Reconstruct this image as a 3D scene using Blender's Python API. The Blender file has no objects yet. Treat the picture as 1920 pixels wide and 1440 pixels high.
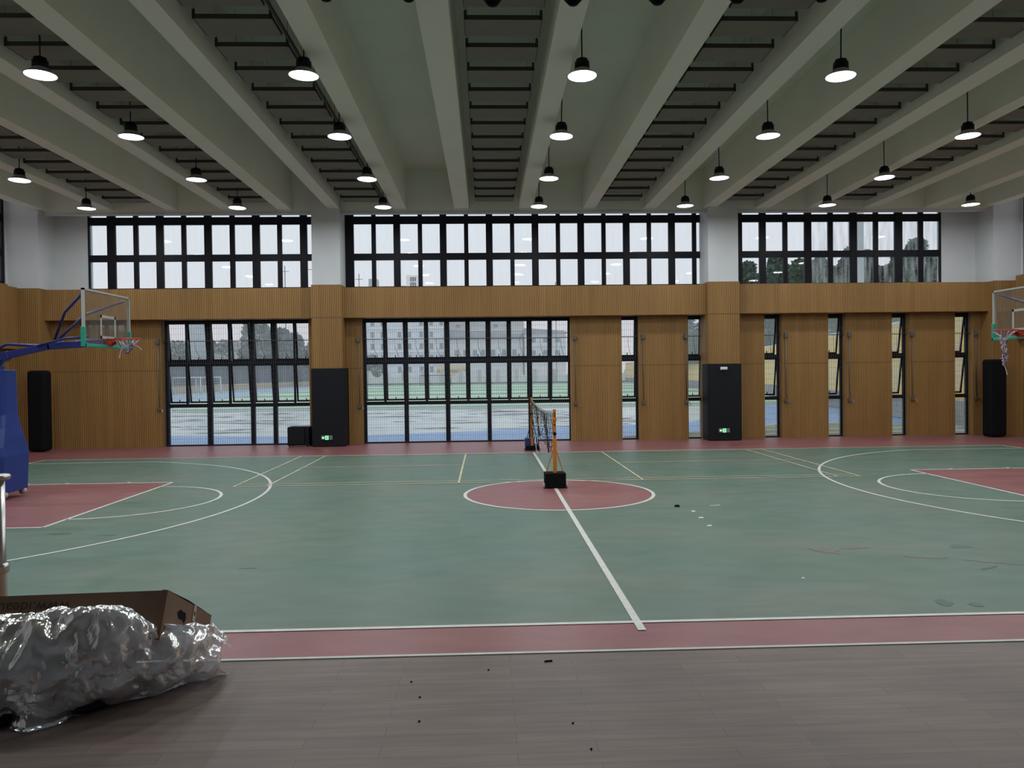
import bpy, bmesh, math, random
from mathutils import Vector, Matrix, noise
random.seed(7)
S = bpy.context.scene
C = S.collection
PI = math.pi

# ------------------------------------------------------------------ camera, world, exposure
cam = bpy.data.objects.new('camera', bpy.data.cameras.new('camera'))
C.objects.link(cam)
cam.data.sensor_fit = 'HORIZONTAL'; cam.data.sensor_width = 36; cam.data.lens = 26.4818
cam.data.clip_start = 0.05; cam.data.clip_end = 2000
R_ = ((0.999316, 0.034769, 0.012597), (-0.034938, 0.999299, 0.01348), (-0.01212, -0.013911, 0.99983))
cam.matrix_world = Matrix(((R_[0][0], R_[0][2], -R_[0][1], -1.375), (R_[1][0], R_[1][2], -R_[1][1], -14.444),
                           (R_[2][0], R_[2][2], -R_[2][1], 2.321), (0, 0, 0, 1)))
S.camera = cam
S.view_settings.view_transform = 'Standard'
S.view_settings.look = 'None'
S.view_settings.exposure = 0.0
S.view_settings.gamma = 1.0
S.view_settings.use_curve_mapping = False
LAMP_W = 58.0          # radiant watts of one high bay lamp
SKY = 1.4

W = bpy.data.worlds.new('overcast_sky'); S.world = W; W.use_nodes = True
nt = W.node_tree; nt.nodes.clear()
tc = nt.nodes.new('ShaderNodeTexCoord'); sx = nt.nodes.new('ShaderNodeSeparateXYZ')
mp = nt.nodes.new('ShaderNodeMapping'); mp.inputs['Scale'].default_value = (1.5, 1.5, 7)
nz = nt.nodes.new('ShaderNodeTexNoise'); nz.inputs['Scale'].default_value = 2.2; nz.inputs['Detail'].default_value = 5
ad = nt.nodes.new('ShaderNodeMath'); ad.operation = 'MULTIPLY_ADD'; ad.inputs[1].default_value = 0.18
rp = nt.nodes.new('ShaderNodeValToRGB')
e = rp.color_ramp.elements
e[0].position = 0.07; e[0].color = (0.665, 0.585, 0.585, 1)
e[1].position = 0.42; e[1].color = (0.62, 0.67, 0.72, 1)
m_ = e.new(0.20); m_.color = (0.60, 0.605, 0.655, 1)
bg = nt.nodes.new('ShaderNodeBackground'); wo = nt.nodes.new('ShaderNodeOutputWorld')
nt.links.new(tc.outputs['Generated'], sx.inputs[0]); nt.links.new(tc.outputs['Generated'], mp.inputs[0])
nt.links.new(mp.outputs[0], nz.inputs[0]); nt.links.new(nz.outputs[0], ad.inputs[0]); nt.links.new(sx.outputs[2], ad.inputs[2])
nt.links.new(ad.outputs[0], rp.inputs[0]); nt.links.new(rp.outputs[0], bg.inputs[0]); nt.links.new(bg.outputs[0], wo.inputs[0])
bg.inputs[1].default_value = SKY

# ------------------------------------------------------------------ materials
MATS = {}
def base_mat(name):
    m = bpy.data.materials.new(name); m.use_nodes = True
    return m, m.node_tree, m.node_tree.nodes['Principled BSDF']
def mat(name, col, rough=0.6, metal=0.0, var=0.0, scale=3.0, bump=0.0, spec=0.5, stretch=(1, 1, 1), coat=0.0):
    if name in MATS: return MATS[name]
    m, t, b = base_mat(name)
    b.inputs['Base Color'].default_value = (*col, 1); b.inputs['Roughness'].default_value = rough
    b.inputs['Metallic'].default_value = metal; b.inputs['Specular IOR Level'].default_value = spec
    b.inputs['Coat Weight'].default_value = coat
    tc = t.nodes.new('ShaderNodeTexCoord'); mp = t.nodes.new('ShaderNodeMapping'); mp.inputs['Scale'].default_value = stretch
    n = t.nodes.new('ShaderNodeTexNoise'); n.inputs['Scale'].default_value = scale; n.inputs['Detail'].default_value = 6
    t.links.new(tc.outputs['Object'], mp.inputs[0]); t.links.new(mp.outputs[0], n.inputs[0])
    r = t.nodes.new('ShaderNodeValToRGB')
    v = max(var, 0.02)
    r.color_ramp.elements[0].position = 0.3; r.color_ramp.elements[1].position = 0.7
    r.color_ramp.elements[0].color = (*[c * (1 - v) for c in col], 1)
    r.color_ramp.elements[1].color = (*[min(1, c * (1 + v)) for c in col], 1)
    t.links.new(n.outputs[0], r.inputs[0]); t.links.new(r.outputs[0], b.inputs['Base Color'])
    if bump:
        bp = t.nodes.new('ShaderNodeBump'); bp.inputs['Strength'].default_value = bump; bp.inputs['Distance'].default_value = 0.02
        t.links.new(n.outputs[0], bp.inputs['Height']); t.links.new(bp.outputs[0], b.inputs['Normal'])
    MATS[name] = m
    return m
def slat_mat(name, col, groove, pitch=0.06):
    """grooved wood acoustic panel: narrow battens with dark grooves, tone changing from board to board"""
    m, t, b = base_mat(name)
    N = t.nodes.new; L = t.links.new
    tc = N('ShaderNodeTexCoord'); s = N('ShaderNodeSeparateXYZ'); L(tc.outputs['Object'], s.inputs[0])
    a = N('ShaderNodeMath'); a.operation = 'ADD'; L(s.outputs[0], a.inputs[0]); L(s.outputs[1], a.inputs[1])
    d = N('ShaderNodeMath'); d.operation = 'DIVIDE'; L(a.outputs[0], d.inputs[0]); d.inputs[1].default_value = pitch
    f = N('ShaderNodeMath'); f.operation = 'FRACT'; L(d.outputs[0], f.inputs[0])
    r = N('ShaderNodeValToRGB'); L(f.outputs[0], r.inputs[0])
    r.color_ramp.elements[0].position = 0.0; r.color_ramp.elements[0].color = (0, 0, 0, 1)
    r.color_ramp.elements[1].position = 0.2; r.color_ramp.elements[1].color = (0, 0, 0, 1)
    for p, c in ((0.27, 1), (0.93, 1), (1.0, 0)):
        q = r.color_ramp.elements.new(p); q.color = (c, c, c, 1)
    fl = N('ShaderNodeMath'); fl.operation = 'DIVIDE'; L(a.outputs[0], fl.inputs[0]); fl.inputs[1].default_value = pitch * 3
    fo = N('ShaderNodeMath'); fo.operation = 'FLOOR'; L(fl.outputs[0], fo.inputs[0])
    wn = N('ShaderNodeTexWhiteNoise'); wn.noise_dimensions = '1D'; L(fo.outputs[0], wn.inputs['W'])
    mp = N('ShaderNodeMapping'); mp.inputs['Scale'].default_value = (1, 1, 0.15); L(tc.outputs['Object'], mp.inputs[0])
    nz = N('ShaderNodeTexNoise'); nz.inputs['Scale'].default_value = 3; nz.inputs['Detail'].default_value = 5; L(mp.outputs[0], nz.inputs[0])
    v = N('ShaderNodeMath'); v.operation = 'MULTIPLY_ADD'; L(wn.outputs[0], v.inputs[0]); v.inputs[1].default_value = 0.35
    L(nz.outputs[0], v.inputs[2])
    vr = N('ShaderNodeValToRGB'); L(v.outputs[0], vr.inputs[0])
    vr.color_ramp.elements[0].position = 0.3; vr.color_ramp.elements[0].color = (*[c * 0.86 for c in col], 1)
    vr.color_ramp.elements[1].position = 1.0; vr.color_ramp.elements[1].color = (*[c * 1.16 for c in col], 1)
    mx = N('ShaderNodeMix'); mx.data_type = 'RGBA'
    L(r.outputs[0], mx.inputs[0]); mx.inputs[6].default_value = (*groove, 1); L(vr.outputs[0], mx.inputs[7])
    L(mx.outputs[2], b.inputs['Base Color']); b.inputs['Roughness'].default_value = 0.55
    b.inputs['Specular IOR Level'].default_value = 0.3
    bp = N('ShaderNodeBump'); bp.inputs['Strength'].default_value = 0.6; bp.inputs['Distance'].default_value = 0.01
    L(r.outputs[0], bp.inputs['Height']); L(bp.outputs[0], b.inputs['Normal'])
    MATS[name] = m
    return m
def paint_mat(name, col, col2, dark, rough=0.42):
    """painted sports floor: cloudy wear, dusty patches, dark scuffs"""
    m, t, b = base_mat(name)
    N = t.nodes.new; L = t.links.new
    tc = N('ShaderNodeTexCoord')
    mp = N('ShaderNodeMapping'); mp.inputs['Scale'].default_value = (0.45, 1.0, 1); L(tc.outputs['Object'], mp.inputs[0])
    n1 = N('ShaderNodeTexNoise'); n1.inputs['Scale'].default_value = 0.55; n1.inputs['Detail'].default_value = 9; n1.inputs['Roughness'].default_value = 0.62
    L(mp.outputs[0], n1.inputs[0])
    r1 = N('ShaderNodeValToRGB'); L(n1.outputs[0], r1.inputs[0])
    r1.color_ramp.elements[0].position = 0.36; r1.color_ramp.elements[0].color = (*col, 1)
    r1.color_ramp.elements[1].position = 0.66; r1.color_ramp.elements[1].color = (*col2, 1)
    n2 = N('ShaderNodeTexNoise'); n2.inputs['Scale'].default_value = 1.3; n2.inputs['Detail'].default_value = 7; n2.inputs['Distortion'].default_value = 0.6
    mp2 = N('ShaderNodeMapping'); mp2.inputs['Scale'].default_value = (0.5, 1.6, 1); mp2.inputs['Location'].default_value = (5, 3, 0)
    L(tc.outputs['Object'], mp2.inputs[0]); L(mp2.outputs[0], n2.inputs[0])
    r2 = N('ShaderNodeValToRGB'); L(n2.outputs[0], r2.inputs[0])
    r2.color_ramp.elements[0].position = 0.64; r2.color_ramp.elements[0].color = (0, 0, 0, 1)
    r2.color_ramp.elements[1].position = 0.80; r2.color_ramp.elements[1].color = (0.6, 0.6, 0.6, 1)
    n3 = N('ShaderNodeTexNoise'); n3.inputs['Scale'].default_value = 3.2; n3.inputs['Detail'].default_value = 8; n3.inputs['Distortion'].default_value = 0.4
    mp3 = N('ShaderNodeMapping'); mp3.inputs['Scale'].default_value = (0.5, 1.1, 1); mp3.inputs['Location'].default_value = (1, 8, 0)
    L(tc.outputs['Object'], mp3.inputs[0]); L(mp3.outputs[0], n3.inputs[0])
    mr3 = N('ShaderNodeMapRange'); L(n3.outputs[0], mr3.inputs[0]); mr3.inputs[1].default_value = 0.32; mr3.inputs[2].default_value = 0.68; mr3.inputs[3].default_value = 0.90; mr3.inputs[4].default_value = 1.10
    n4 = N('ShaderNodeTexNoise'); n4.inputs['Scale'].default_value = 0.35; n4.inputs['Detail'].default_value = 5
    mp4 = N('ShaderNodeMapping'); mp4.inputs['Location'].default_value = (11, 4, 0); L(tc.outputs['Object'], mp4.inputs[0]); L(mp4.outputs[0], n4.inputs[0])
    mr4 = N('ShaderNodeMapRange'); L(n4.outputs[0], mr4.inputs[0]); mr4.inputs[1].default_value = 0.4; mr4.inputs[2].default_value = 0.65; mr4.inputs[3].default_value = 0.0; mr4.inputs[4].default_value = 0.35
    mx4 = N('ShaderNodeMix'); mx4.data_type = 'RGBA'; L(mr4.outputs[0], mx4.inputs[0]); L(r1.outputs[0], mx4.inputs[6]); mx4.inputs[7].default_value = (col[0] * 0.9, col[1] * 1.02, col[2] * 1.2, 1)
    sc3 = N('ShaderNodeVectorMath'); sc3.operation = 'SCALE'; L(mx4.outputs[2], sc3.inputs[0]); L(mr3.outputs[0], sc3.inputs['Scale'])
    mx = N('ShaderNodeMix'); mx.data_type = 'RGBA'; L(r2.outputs[0], mx.inputs[0]); L(sc3.outputs[0], mx.inputs[6]); mx.inputs[7].default_value = (*dark, 1)
    L(mx.outputs[2], b.inputs['Base Color'])
    rr = N('ShaderNodeMapRange'); L(n1.outputs[0], rr.inputs[0]); rr.inputs[3].default_value = rough - 0.08; rr.inputs[4].default_value = rough + 0.12
    L(rr.outputs[0], b.inputs['Roughness'])
    b.inputs['Specular IOR Level'].default_value = 0.35
    MATS[name] = m
    return m
def plank_mat(name):
    m, t, b = base_mat(name)
    N = t.nodes.new; L = t.links.new
    tc = N('ShaderNodeTexCoord')
    br = N('ShaderNodeTexBrick'); L(tc.outputs['Object'], br.inputs[0])
    br.offset = 0.37; br.inputs['Scale'].default_value = 1.0; br.inputs['Brick Width'].default_value = 0.92; br.inputs['Row Height'].default_value = 0.092
    br.inputs['Mortar Size'].default_value = 0.0015; br.inputs['Mortar Smooth'].default_value = 0.2
    br.inputs['Color1'].default_value = (0.208, 0.155, 0.133, 1); br.inputs['Color2'].default_value = (0.180, 0.135, 0.117, 1)
    br.inputs['Mortar'].default_value = (0.105, 0.08, 0.07, 1)
    mp = N('ShaderNodeMapping'); mp.inputs['Scale'].default_value = (1.2, 14, 1); L(tc.outputs['Object'], mp.inputs[0])
    n = N('ShaderNodeTexNoise'); n.inputs['Scale'].default_value = 1.6; n.inputs['Detail'].default_value = 8; L(mp.outputs[0], n.inputs[0])
    n2 = N('ShaderNodeTexNoise'); n2.inputs['Scale'].default_value = 1.1; n2.inputs['Detail'].default_value = 7; L(tc.outputs['Object'], n2.inputs[0])
    a = N('ShaderNodeMath'); a.operation = 'ADD'; L(n.outputs[0], a.inputs[0]); L(n2.outputs[0], a.inputs[1])
    mr = N('ShaderNodeMapRange'); L(a.outputs[0], mr.inputs[0]); mr.inputs[1].default_value = 0.6; mr.inputs[2].default_value = 1.4
    mr.inputs[3].default_value = 0.72; mr.inputs[4].default_value = 1.28
    mx = N('ShaderNodeVectorMath'); mx.operation = 'SCALE'; L(br.outputs[0], mx.inputs[0]); L(mr.outputs[0], mx.inputs['Scale'])
    L(mx.outputs[0], b.inputs['Base Color']); b.inputs['Roughness'].default_value = 0.5
    b.inputs['Specular IOR Level'].default_value = 0.3
    MATS[name] = m
    return m
def emis(name, col, s):
    m, t, b = base_mat(name)
    b.inputs['Base Color'].default_value = (*[min(1, c) for c in col], 1)
    b.inputs['Emission Color'].default_value = (*col, 1); b.inputs['Emission Strength'].default_value = s
    MATS[name] = m
    return m
def glass_mat(name, tint=(0.93, 0.95, 0.95), refl=0.07, dirt_haze=0.08, dirt_haze_col=(0.8, 0.82, 0.84), streak=0.0, rough=0.02):
    m = bpy.data.materials.new(name); m.use_nodes = True
    t = m.node_tree; t.nodes.clear(); N = t.nodes.new; L = t.links.new
    tr = N('ShaderNodeBsdfTransparent'); tr.inputs[0].default_value = (*tint, 1)
    gl = N('ShaderNodeBsdfGlossy'); gl.inputs['Roughness'].default_value = rough
    fr = N('ShaderNodeFresnel'); fr.inputs[0].default_value = 1.35
    a = N('ShaderNodeMath'); a.operation = 'MULTIPLY_ADD'; L(fr.outputs[0], a.inputs[0]); a.inputs[1].default_value = 0.22; a.inputs[2].default_value = refl * 0.12
    m1 = N('ShaderNodeMixShader'); L(a.outputs[0], m1.inputs[0]); L(tr.outputs[0], m1.inputs[1]); L(gl.outputs[0], m1.inputs[2])
    df = N('ShaderNodeBsdfTranslucent'); df.inputs[0].default_value = (*dirt_haze_col, 1)
    d2 = N('ShaderNodeBsdfDiffuse'); d2.inputs[0].default_value = (*dirt_haze_col, 1)
    dm = N('ShaderNodeMixShader'); dm.inputs[0].default_value = 0.3; L(df.outputs[0], dm.inputs[1]); L(d2.outputs[0], dm.inputs[2])
    tc = N('ShaderNodeTexCoord'); mp = N('ShaderNodeMapping'); mp.inputs['Scale'].default_value = (6, 6, 0.7)
    nz = N('ShaderNodeTexNoise'); nz.inputs['Scale'].default_value = 1.5; nz.inputs['Detail'].default_value = 4
    L(tc.outputs['Object'], mp.inputs[0]); L(mp.outputs[0], nz.inputs[0])
    mr = N('ShaderNodeMapRange'); L(nz.outputs[0], mr.inputs[0]); mr.inputs[1].default_value = 0.35; mr.inputs[2].default_value = 0.72
    mr.inputs[3].default_value = dirt_haze; mr.inputs[4].default_value = dirt_haze + streak
    m2 = N('ShaderNodeMixShader'); L(mr.outputs[0], m2.inputs[0]); L(m1.outputs[0], m2.inputs[1]); L(dm.outputs[0], m2.inputs[2])
    o = N('ShaderNodeOutputMaterial'); L(m2.outputs[0], o.inputs[0])
    MATS[name] = m
    return m

slat_mat('wood_slats', (0.325, 0.180, 0.060), (0.11, 0.056, 0.018))
mat('wood_plain', (0.30, 0.155, 0.06), 0.55, var=0.08)
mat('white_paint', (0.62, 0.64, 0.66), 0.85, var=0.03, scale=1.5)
mat('beam_paint', (0.79, 0.82, 0.73), 0.85, var=0.03, scale=0.8)
mat('ceiling_paint', (0.68, 0.73, 0.64), 0.9, var=0.04, scale=0.8)
mat('board_underside', (0.20, 0.20, 0.17), 0.9, var=0.05)
mat('dark_trim', (0.045, 0.04, 0.032), 0.7)
mat('black_frame', (0.007, 0.007, 0.012), 0.5, spec=0.18)
mat('black_vinyl', (0.009, 0.010, 0.014), 0.55, spec=0.2, bump=0.05, scale=40)
mat('black_mat', (0.006, 0.006, 0.007), 0.9, spec=0.15)
mat('grille_steel', (0.10, 0.11, 0.12), 0.5, metal=0.3)
mat('steel', (0.55, 0.54, 0.52), 0.28, metal=1.0)
mat('grey_metal', (0.13, 0.12, 0.115), 0.45, metal=0.4)
mat('white_line', (0.60, 0.60, 0.56), 0.5, var=0.10, scale=8)
mat('yellow_line', (0.56, 0.50, 0.33), 0.5, var=0.22, scale=2)
paint_mat('court_green', (0.090, 0.160, 0.119), (0.140, 0.170, 0.136), (0.055, 0.10, 0.075))
paint_mat('court_red', (0.235, 0.082, 0.084), (0.265, 0.115, 0.110), (0.16, 0.055, 0.055), 0.38)
plank_mat('stage_planks')
mat('worn_brown', (0.15, 0.135, 0.115), 0.5, var=0.12, scale=4)
mat('scuff_green', (0.062, 0.115, 0.095), 0.5, var=0.15, scale=6)
mat('blue_vinyl', (0.012, 0.035, 0.21), 0.38, var=0.06, bump=0.05, scale=2)
mat('blue_metal', (0.012, 0.022, 0.15), 0.35)
mat('teal_pad', (0.02, 0.30, 0.21), 0.5)
mat('board_frame', (0.42, 0.43, 0.41), 0.5)
mat('rim_red', (0.42, 0.045, 0.02), 0.4)
mat('net_cord', (0.55, 0.47, 0.52), 0.9)
mat('net_cord_dark', (0.17, 0.12, 0.22), 0.9)
mat('orange_metal', (0.58, 0.20, 0.02), 0.4, var=0.08)
mat('net_black', (0.018, 0.018, 0.018), 0.9)
mat('net_tape', (0.55, 0.56, 0.52), 0.8)
mat('navy_metal', (0.02, 0.025, 0.14), 0.4)
mat('tyre', (0.42, 0.38, 0.38), 0.7)
mat('case_sky_tint', (0.02, 0.028, 0.045), 0.6)  # navy carries the film's sky reflection, put into the case colour
mat('cardboard', (0.18, 0.108, 0.068), 0.8, var=0.05, scale=6)
mat('cardboard_print', (0.045, 0.03, 0.022), 0.8)
mat('tape', (0.42, 0.36, 0.30), 0.4)
mat('shade_grey', (0.42, 0.40, 0.42), 0.45, metal=0.3)
emis('lamp_glow', (0.93, 0.97, 1.0), 6.0)
emis('sign_glow', (0.30, 1.0, 0.50), 0.75)
emis('sign_arrow', (0.75, 1.0, 0.80), 0.8)
mat('sign_green', (0.03, 0.16, 0.07), 0.4)
mat('sign_grey', (0.30, 0.29, 0.28), 0.35, metal=0.5)
glass_mat('window_glass', dirt_haze=0.01, streak=0.03)
glass_mat('dirty_glass', dirt_haze=0.01, streak=0.30)
glass_mat('lower_glass', tint=(0.94, 0.96, 0.96), dirt_haze=0.13, streak=0.06, dirt_haze_col=(0.95, 0.96, 0.97))  # milky share is haze put into the glass, brightening the view outside
glass_mat('acrylic', tint=(0.90, 0.91, 0.88), dirt_haze=0.03, streak=0.04)
# outdoors
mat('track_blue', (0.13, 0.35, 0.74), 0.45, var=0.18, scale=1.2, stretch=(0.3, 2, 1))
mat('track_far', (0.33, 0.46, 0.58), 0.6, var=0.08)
mat('wet_court', (0.70, 0.76, 0.72), 0.22, var=0.10, scale=0.3, spec=0.6)
mat('turf_a', (0.20, 0.42, 0.19), 0.8, var=0.1, scale=4)
mat('turf_b', (0.58, 0.70, 0.57), 0.8, var=0.1, scale=4)
mat('verge', (0.12, 0.20, 0.08), 0.9, var=0.3, scale=3)
mat('lawn', (0.19, 0.25, 0.08), 0.9, var=0.4, scale=3)
mat('yard', (0.52, 0.55, 0.54), 0.8, var=0.05, scale=0.1)
mat('render_white', (0.88, 0.88, 0.90), 0.8, var=0.05, scale=0.5)
mat('render_grey', (0.62, 0.62, 0.63), 0.8, var=0.08, scale=0.3)
mat('render_cream', (0.80, 0.78, 0.75), 0.8, var=0.06, scale=0.3)
mat('pane_dark', (0.30, 0.34, 0.36), 0.3)
mat('roof_grey', (0.26, 0.26, 0.27), 0.8)
mat('yellow_panel', (0.90, 0.60, 0.17), 0.5, var=0.05)
mat('block_grey', (0.22, 0.23, 0.25), 0.8, var=0.25, scale=1.5)
mat('mud', (0.09, 0.13, 0.11), 0.6, var=0.2)
mat('white_frame', (0.75, 0.76, 0.76), 0.5)
mat('fence_slate', (0.03, 0.05, 0.07), 0.7)
mat('tan_wall', (0.50, 0.38, 0.24), 0.8)
mat('leaf_dark', (0.045, 0.085, 0.05), 0.8, var=0.35, scale=1.2)
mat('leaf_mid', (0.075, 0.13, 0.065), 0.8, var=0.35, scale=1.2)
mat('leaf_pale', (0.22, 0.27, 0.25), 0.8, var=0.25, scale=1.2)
mat('bark', (0.08, 0.06, 0.05), 0.9)
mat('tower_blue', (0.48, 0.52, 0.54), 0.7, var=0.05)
mat('hill_green', (0.05, 0.08, 0.04), 0.9, var=0.3, scale=0.3)

# ------------------------------------------------------------------ builders
class MB:
    def __init__(s): s.v = []; s.f = []; s.m = []; s.k = 0; s.sm = []
    def face(s, pts, smooth=False):
        i = len(s.v); s.v += [tuple(p) for p in pts]; s.f.append(tuple(range(i, i + len(pts)))); s.m.append(s.k); s.sm.append(smooth)
    def raw(s, v, f, smooth=False):
        i = len(s.v); s.v += [tuple(p) for p in v]
        for q in f: s.f.append(tuple(i + a for a in q)); s.m.append(s.k); s.sm.append(smooth)
    def box(s, a, b):
        x0, y0, z0 = a; x1, y1, z1 = b
        s.raw([(x0, y0, z0), (x1, y0, z0), (x1, y1, z0), (x0, y1, z0), (x0, y0, z1), (x1, y0, z1), (x1, y1, z1), (x0, y1, z1)],
              [(0, 3, 2, 1), (4, 5, 6, 7), (0, 1, 5, 4), (1, 2, 6, 5), (2, 3, 7, 6), (3, 0, 4, 7)])
        return s
    def bar(s, p, q, w, h=None, up=(0, 0, 1)):
        p = Vector(p); q = Vector(q); d = (q - p).normalized(); h = h or w
        u = Vector(up)
        if abs(d.dot(u)) > 0.98: u = Vector((0, 1, 0))
        a = d.cross(u).normalized() * w / 2; b = a.cross(d).normalized() * h / 2
        s.raw([p - a - b, p + a - b, p + a + b, p - a + b, q - a - b, q + a - b, q + a + b, q - a + b],
              [(0, 1, 2, 3), (7, 6, 5, 4), (0, 4, 5, 1), (1, 5, 6, 2), (2, 6, 7, 3), (3, 7, 4, 0)])
        return s
    def tube(s, pts, r, n=8, cap=True, radii=None):
        pts = [Vector(p) for p in pts]; rings = []
        a0 = None
        for i, p in enumerate(pts):
            d = (pts[min(i + 1, len(pts) - 1)] - pts[max(i - 1, 0)]).normalized()
            if a0 is None:
                a0 = d.orthogonal().normalized()
            a0 = (a0 - d * a0.dot(d)).normalized(); b = d.cross(a0)
            rr = radii[i] if radii else r
            rings.append([p + (a0 * math.cos(2 * PI * k / n) + b * math.sin(2 * PI * k / n)) * rr for k in range(n)])
        v = [q for ring in rings for q in ring]; f = []
        for i in range(len(rings) - 1):
            for k in range(n):
                f.append((i * n + k, i * n + (k + 1) % n, (i + 1) * n + (k + 1) % n, (i + 1) * n + k))
        if cap:
            f.append(tuple(reversed(range(n)))); f.append(tuple((len(rings) - 1) * n + k for k in range(n)))
        s.raw(v, f, n > 6)
        return s
    def lathe(s, prof, n=28, o=(0, 0, 0), cap=False):
        v = []; f = []
        for r, z in prof:
            for k in range(n):
                a = 2 * PI * k / n; v.append((o[0] + r * math.cos(a), o[1] + r * math.sin(a), o[2] + z))
        for i in range(len(prof) - 1):
            for k in range(n):
                f.append((i * n + k, i * n + (k + 1) % n, (i + 1) * n + (k + 1) % n, (i + 1) * n + k))
        if cap:
            f.append(tuple(reversed(range(n)))); f.append(tuple((len(prof) - 1) * n + k for k in range(n)))
        s.raw(v, f, True)
        return s
    def build(s, name, mats, parent=None, bevel=0.0, loc=None, seg=2):
        me = bpy.data.meshes.new(name); me.from_pydata(s.v, [], s.f)
        for mm in (mats if isinstance(mats, (list, tuple)) else [mats]): me.materials.append(MATS[mm])
        for p, i, q in zip(me.polygons, s.m, s.sm): p.material_index = i; p.use_smooth = q
        me.update()
        o = bpy.data.objects.new(name, me); C.objects.link(o)
        if parent: o.parent = parent
        if loc: o.location = loc
        if bevel:
            b = o.modifiers.new('bevel', 'BEVEL'); b.width = bevel; b.segments = seg; b.limit_method = 'ANGLE'
            bm = bmesh.new(); bm.from_mesh(me); bmesh.ops.remove_doubles(bm, verts=bm.verts, dist=1e-5); bm.to_mesh(me); bm.free()
        return o
def tag(o, label=None, cat=None, group=None, kind=None):
    if label: o['label'] = label
    if cat: o['category'] = cat
    if group: o['group'] = group
    if kind: o['kind'] = kind
    return o
def thing(name, loc=(0, 0, 0), label=None, cat=None, group=None, rz=0.0, kind=None):
    o = bpy.data.objects.new(name, None); C.objects.link(o); o.location = loc; o.rotation_euler = (0, 0, rz)
    o.empty_display_size = 0.2
    return tag(o, label, cat, group, kind)
def kids(o): return [x for x in bpy.data.objects if x.parent == o]
def copy_tree(o, parent=None, name=None):
    ks = list(o.children)
    c = o.copy(); C.objects.link(c)
    if parent: c.parent = parent
    for k in ks: copy_tree(k, c)
    return c
def box(name, a, b, m, parent=None, bevel=0.0, seg=2): return MB().box(a, b).build(name, m, parent, bevel, seg=seg)
def S_(o, kind='structure'): o['kind'] = kind; return o

# ------------------------------------------------------------------ court floor
HX = 16.75
fl = MB()
fl.box((-17.2, -10.2, -0.3), (17.2, 11.45, 0.0))
floor = S_(fl.build('floor', 'court_red'))
GY = 7.53; GX = 14.0
g = MB(); g.face([(-GX, -GY, .002), (GX, -GY, .002), (GX, GY, .002), (-GX, GY, .002)])
g.build('green_playing_area', 'court_green', floor)
def disc(r, cx, cy, z, n=72, a0=0, a1=2 * PI): return [(cx + r * math.cos(a0 + (a1 - a0) * i / n), cy + r * math.sin(a0 + (a1 - a0) * i / n), z) for i in range(n + (0 if a1 - a0 > 6.28 else 1))]
g = MB(); g.face(disc(1.78, 0, 0, .004)); g.build('red_centre_circle', 'court_red', floor)
for s in (-1, 1):
    x0, x1 = sorted((s * 8.32, s * 14.0))
    g = MB(); g.face([(x0, -2.45, .004), (x1, -2.45, .004), (x1, 2.45, .004), (x0, 2.45, .004)]); g.build('red_free_throw_lane', 'court_red', floor)
ZL = .006
def seg(mb, p, q, w=0.06, z=ZL):
    p = Vector((*p, z)); q = Vector((*q, z)); d = (q - p).normalized(); n = Vector((-d.y, d.x, 0)) * w / 2
    mb.face([p - n, q - n, q + n, p + n])
def arc(mb, cx, cy, r, a0, a1, w=0.06, n=64, z=ZL):
    for i in range(n):
        t0 = a0 + (a1 - a0) * i / n; t1 = a0 + (a1 - a0) * (i + 1) / n
        q = []
        for t, rr in ((t0, r - w / 2), (t1, r - w / 2), (t1, r + w / 2), (t0, r + w / 2)):
            q.append((cx + rr * math.cos(t), cy + rr * math.sin(t), z))
        mb.face(q)
ln = MB()
for y in (-GY, GY): seg(ln, (-GX, y), (GX, y), .06)
for x in (-GX, GX): seg(ln, (x, -GY), (x, GY), .06)
seg(ln, (0.0, -7.76), (0.0, GY), .075, ZL + .001)
arc(ln, 0, 0, 1.8, 0, 2 * PI, .065)
for s in (-1, 1):
    seg(ln, (s * 8.32, -2.45), (s * 8.32, 2.45)); seg(ln, (s * 8.32, 2.45), (s * GX, 2.45)); seg(ln, (s * 8.32, -2.45), (s * GX, -2.45))
    a = PI / 2
    if s < 0: arc(ln, -8.32, 0, 1.8, -a, a)
    else: arc(ln, 8.32, 0, 1.8, a, 3 * a)
    cx = s * 12.7; r = 6.94; th = math.asin(6.62 / r)
    if s < 0: arc(ln, cx, 0, r, -th, th)
    else: arc(ln, cx, 0, r, PI - th, PI + th)
    xe = cx - s * r * math.cos(th)
    for y in (-6.62, 6.62): seg(ln, (xe, y), (s * GX, y))
    for k, dx in enumerate((1.0, 2.35, 3.2)):   # lane space marks
        for y in (-2.45, 2.45):
            ss = 1 if y > 0 else -1
            seg(ln, (s * (8.32 + dx), y), (s * (8.32 + dx), y + ss * .12), .09)
ln.build('basketball_lines', 'white_line', floor)
yl = MB()
Y0, Y1 = 1.60, 7.66
for y in (Y0, Y0 + .30, Y1 - .30): seg(yl, (-6.7, y), (6.72, y), .04, .008)
for x in (-6.72, -6.02, -1.98, 1.98, 6.02 + .22, 6.72): seg(yl, (x, Y0), (x, Y1 - .1), .045, .008)
for s in (-1, 1): seg(yl, (s * 1.98, 4.75), (s * 6.7, 4.75), .04, .008)
yl.build('badminton_lines', 'yellow_line', floor)

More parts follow.
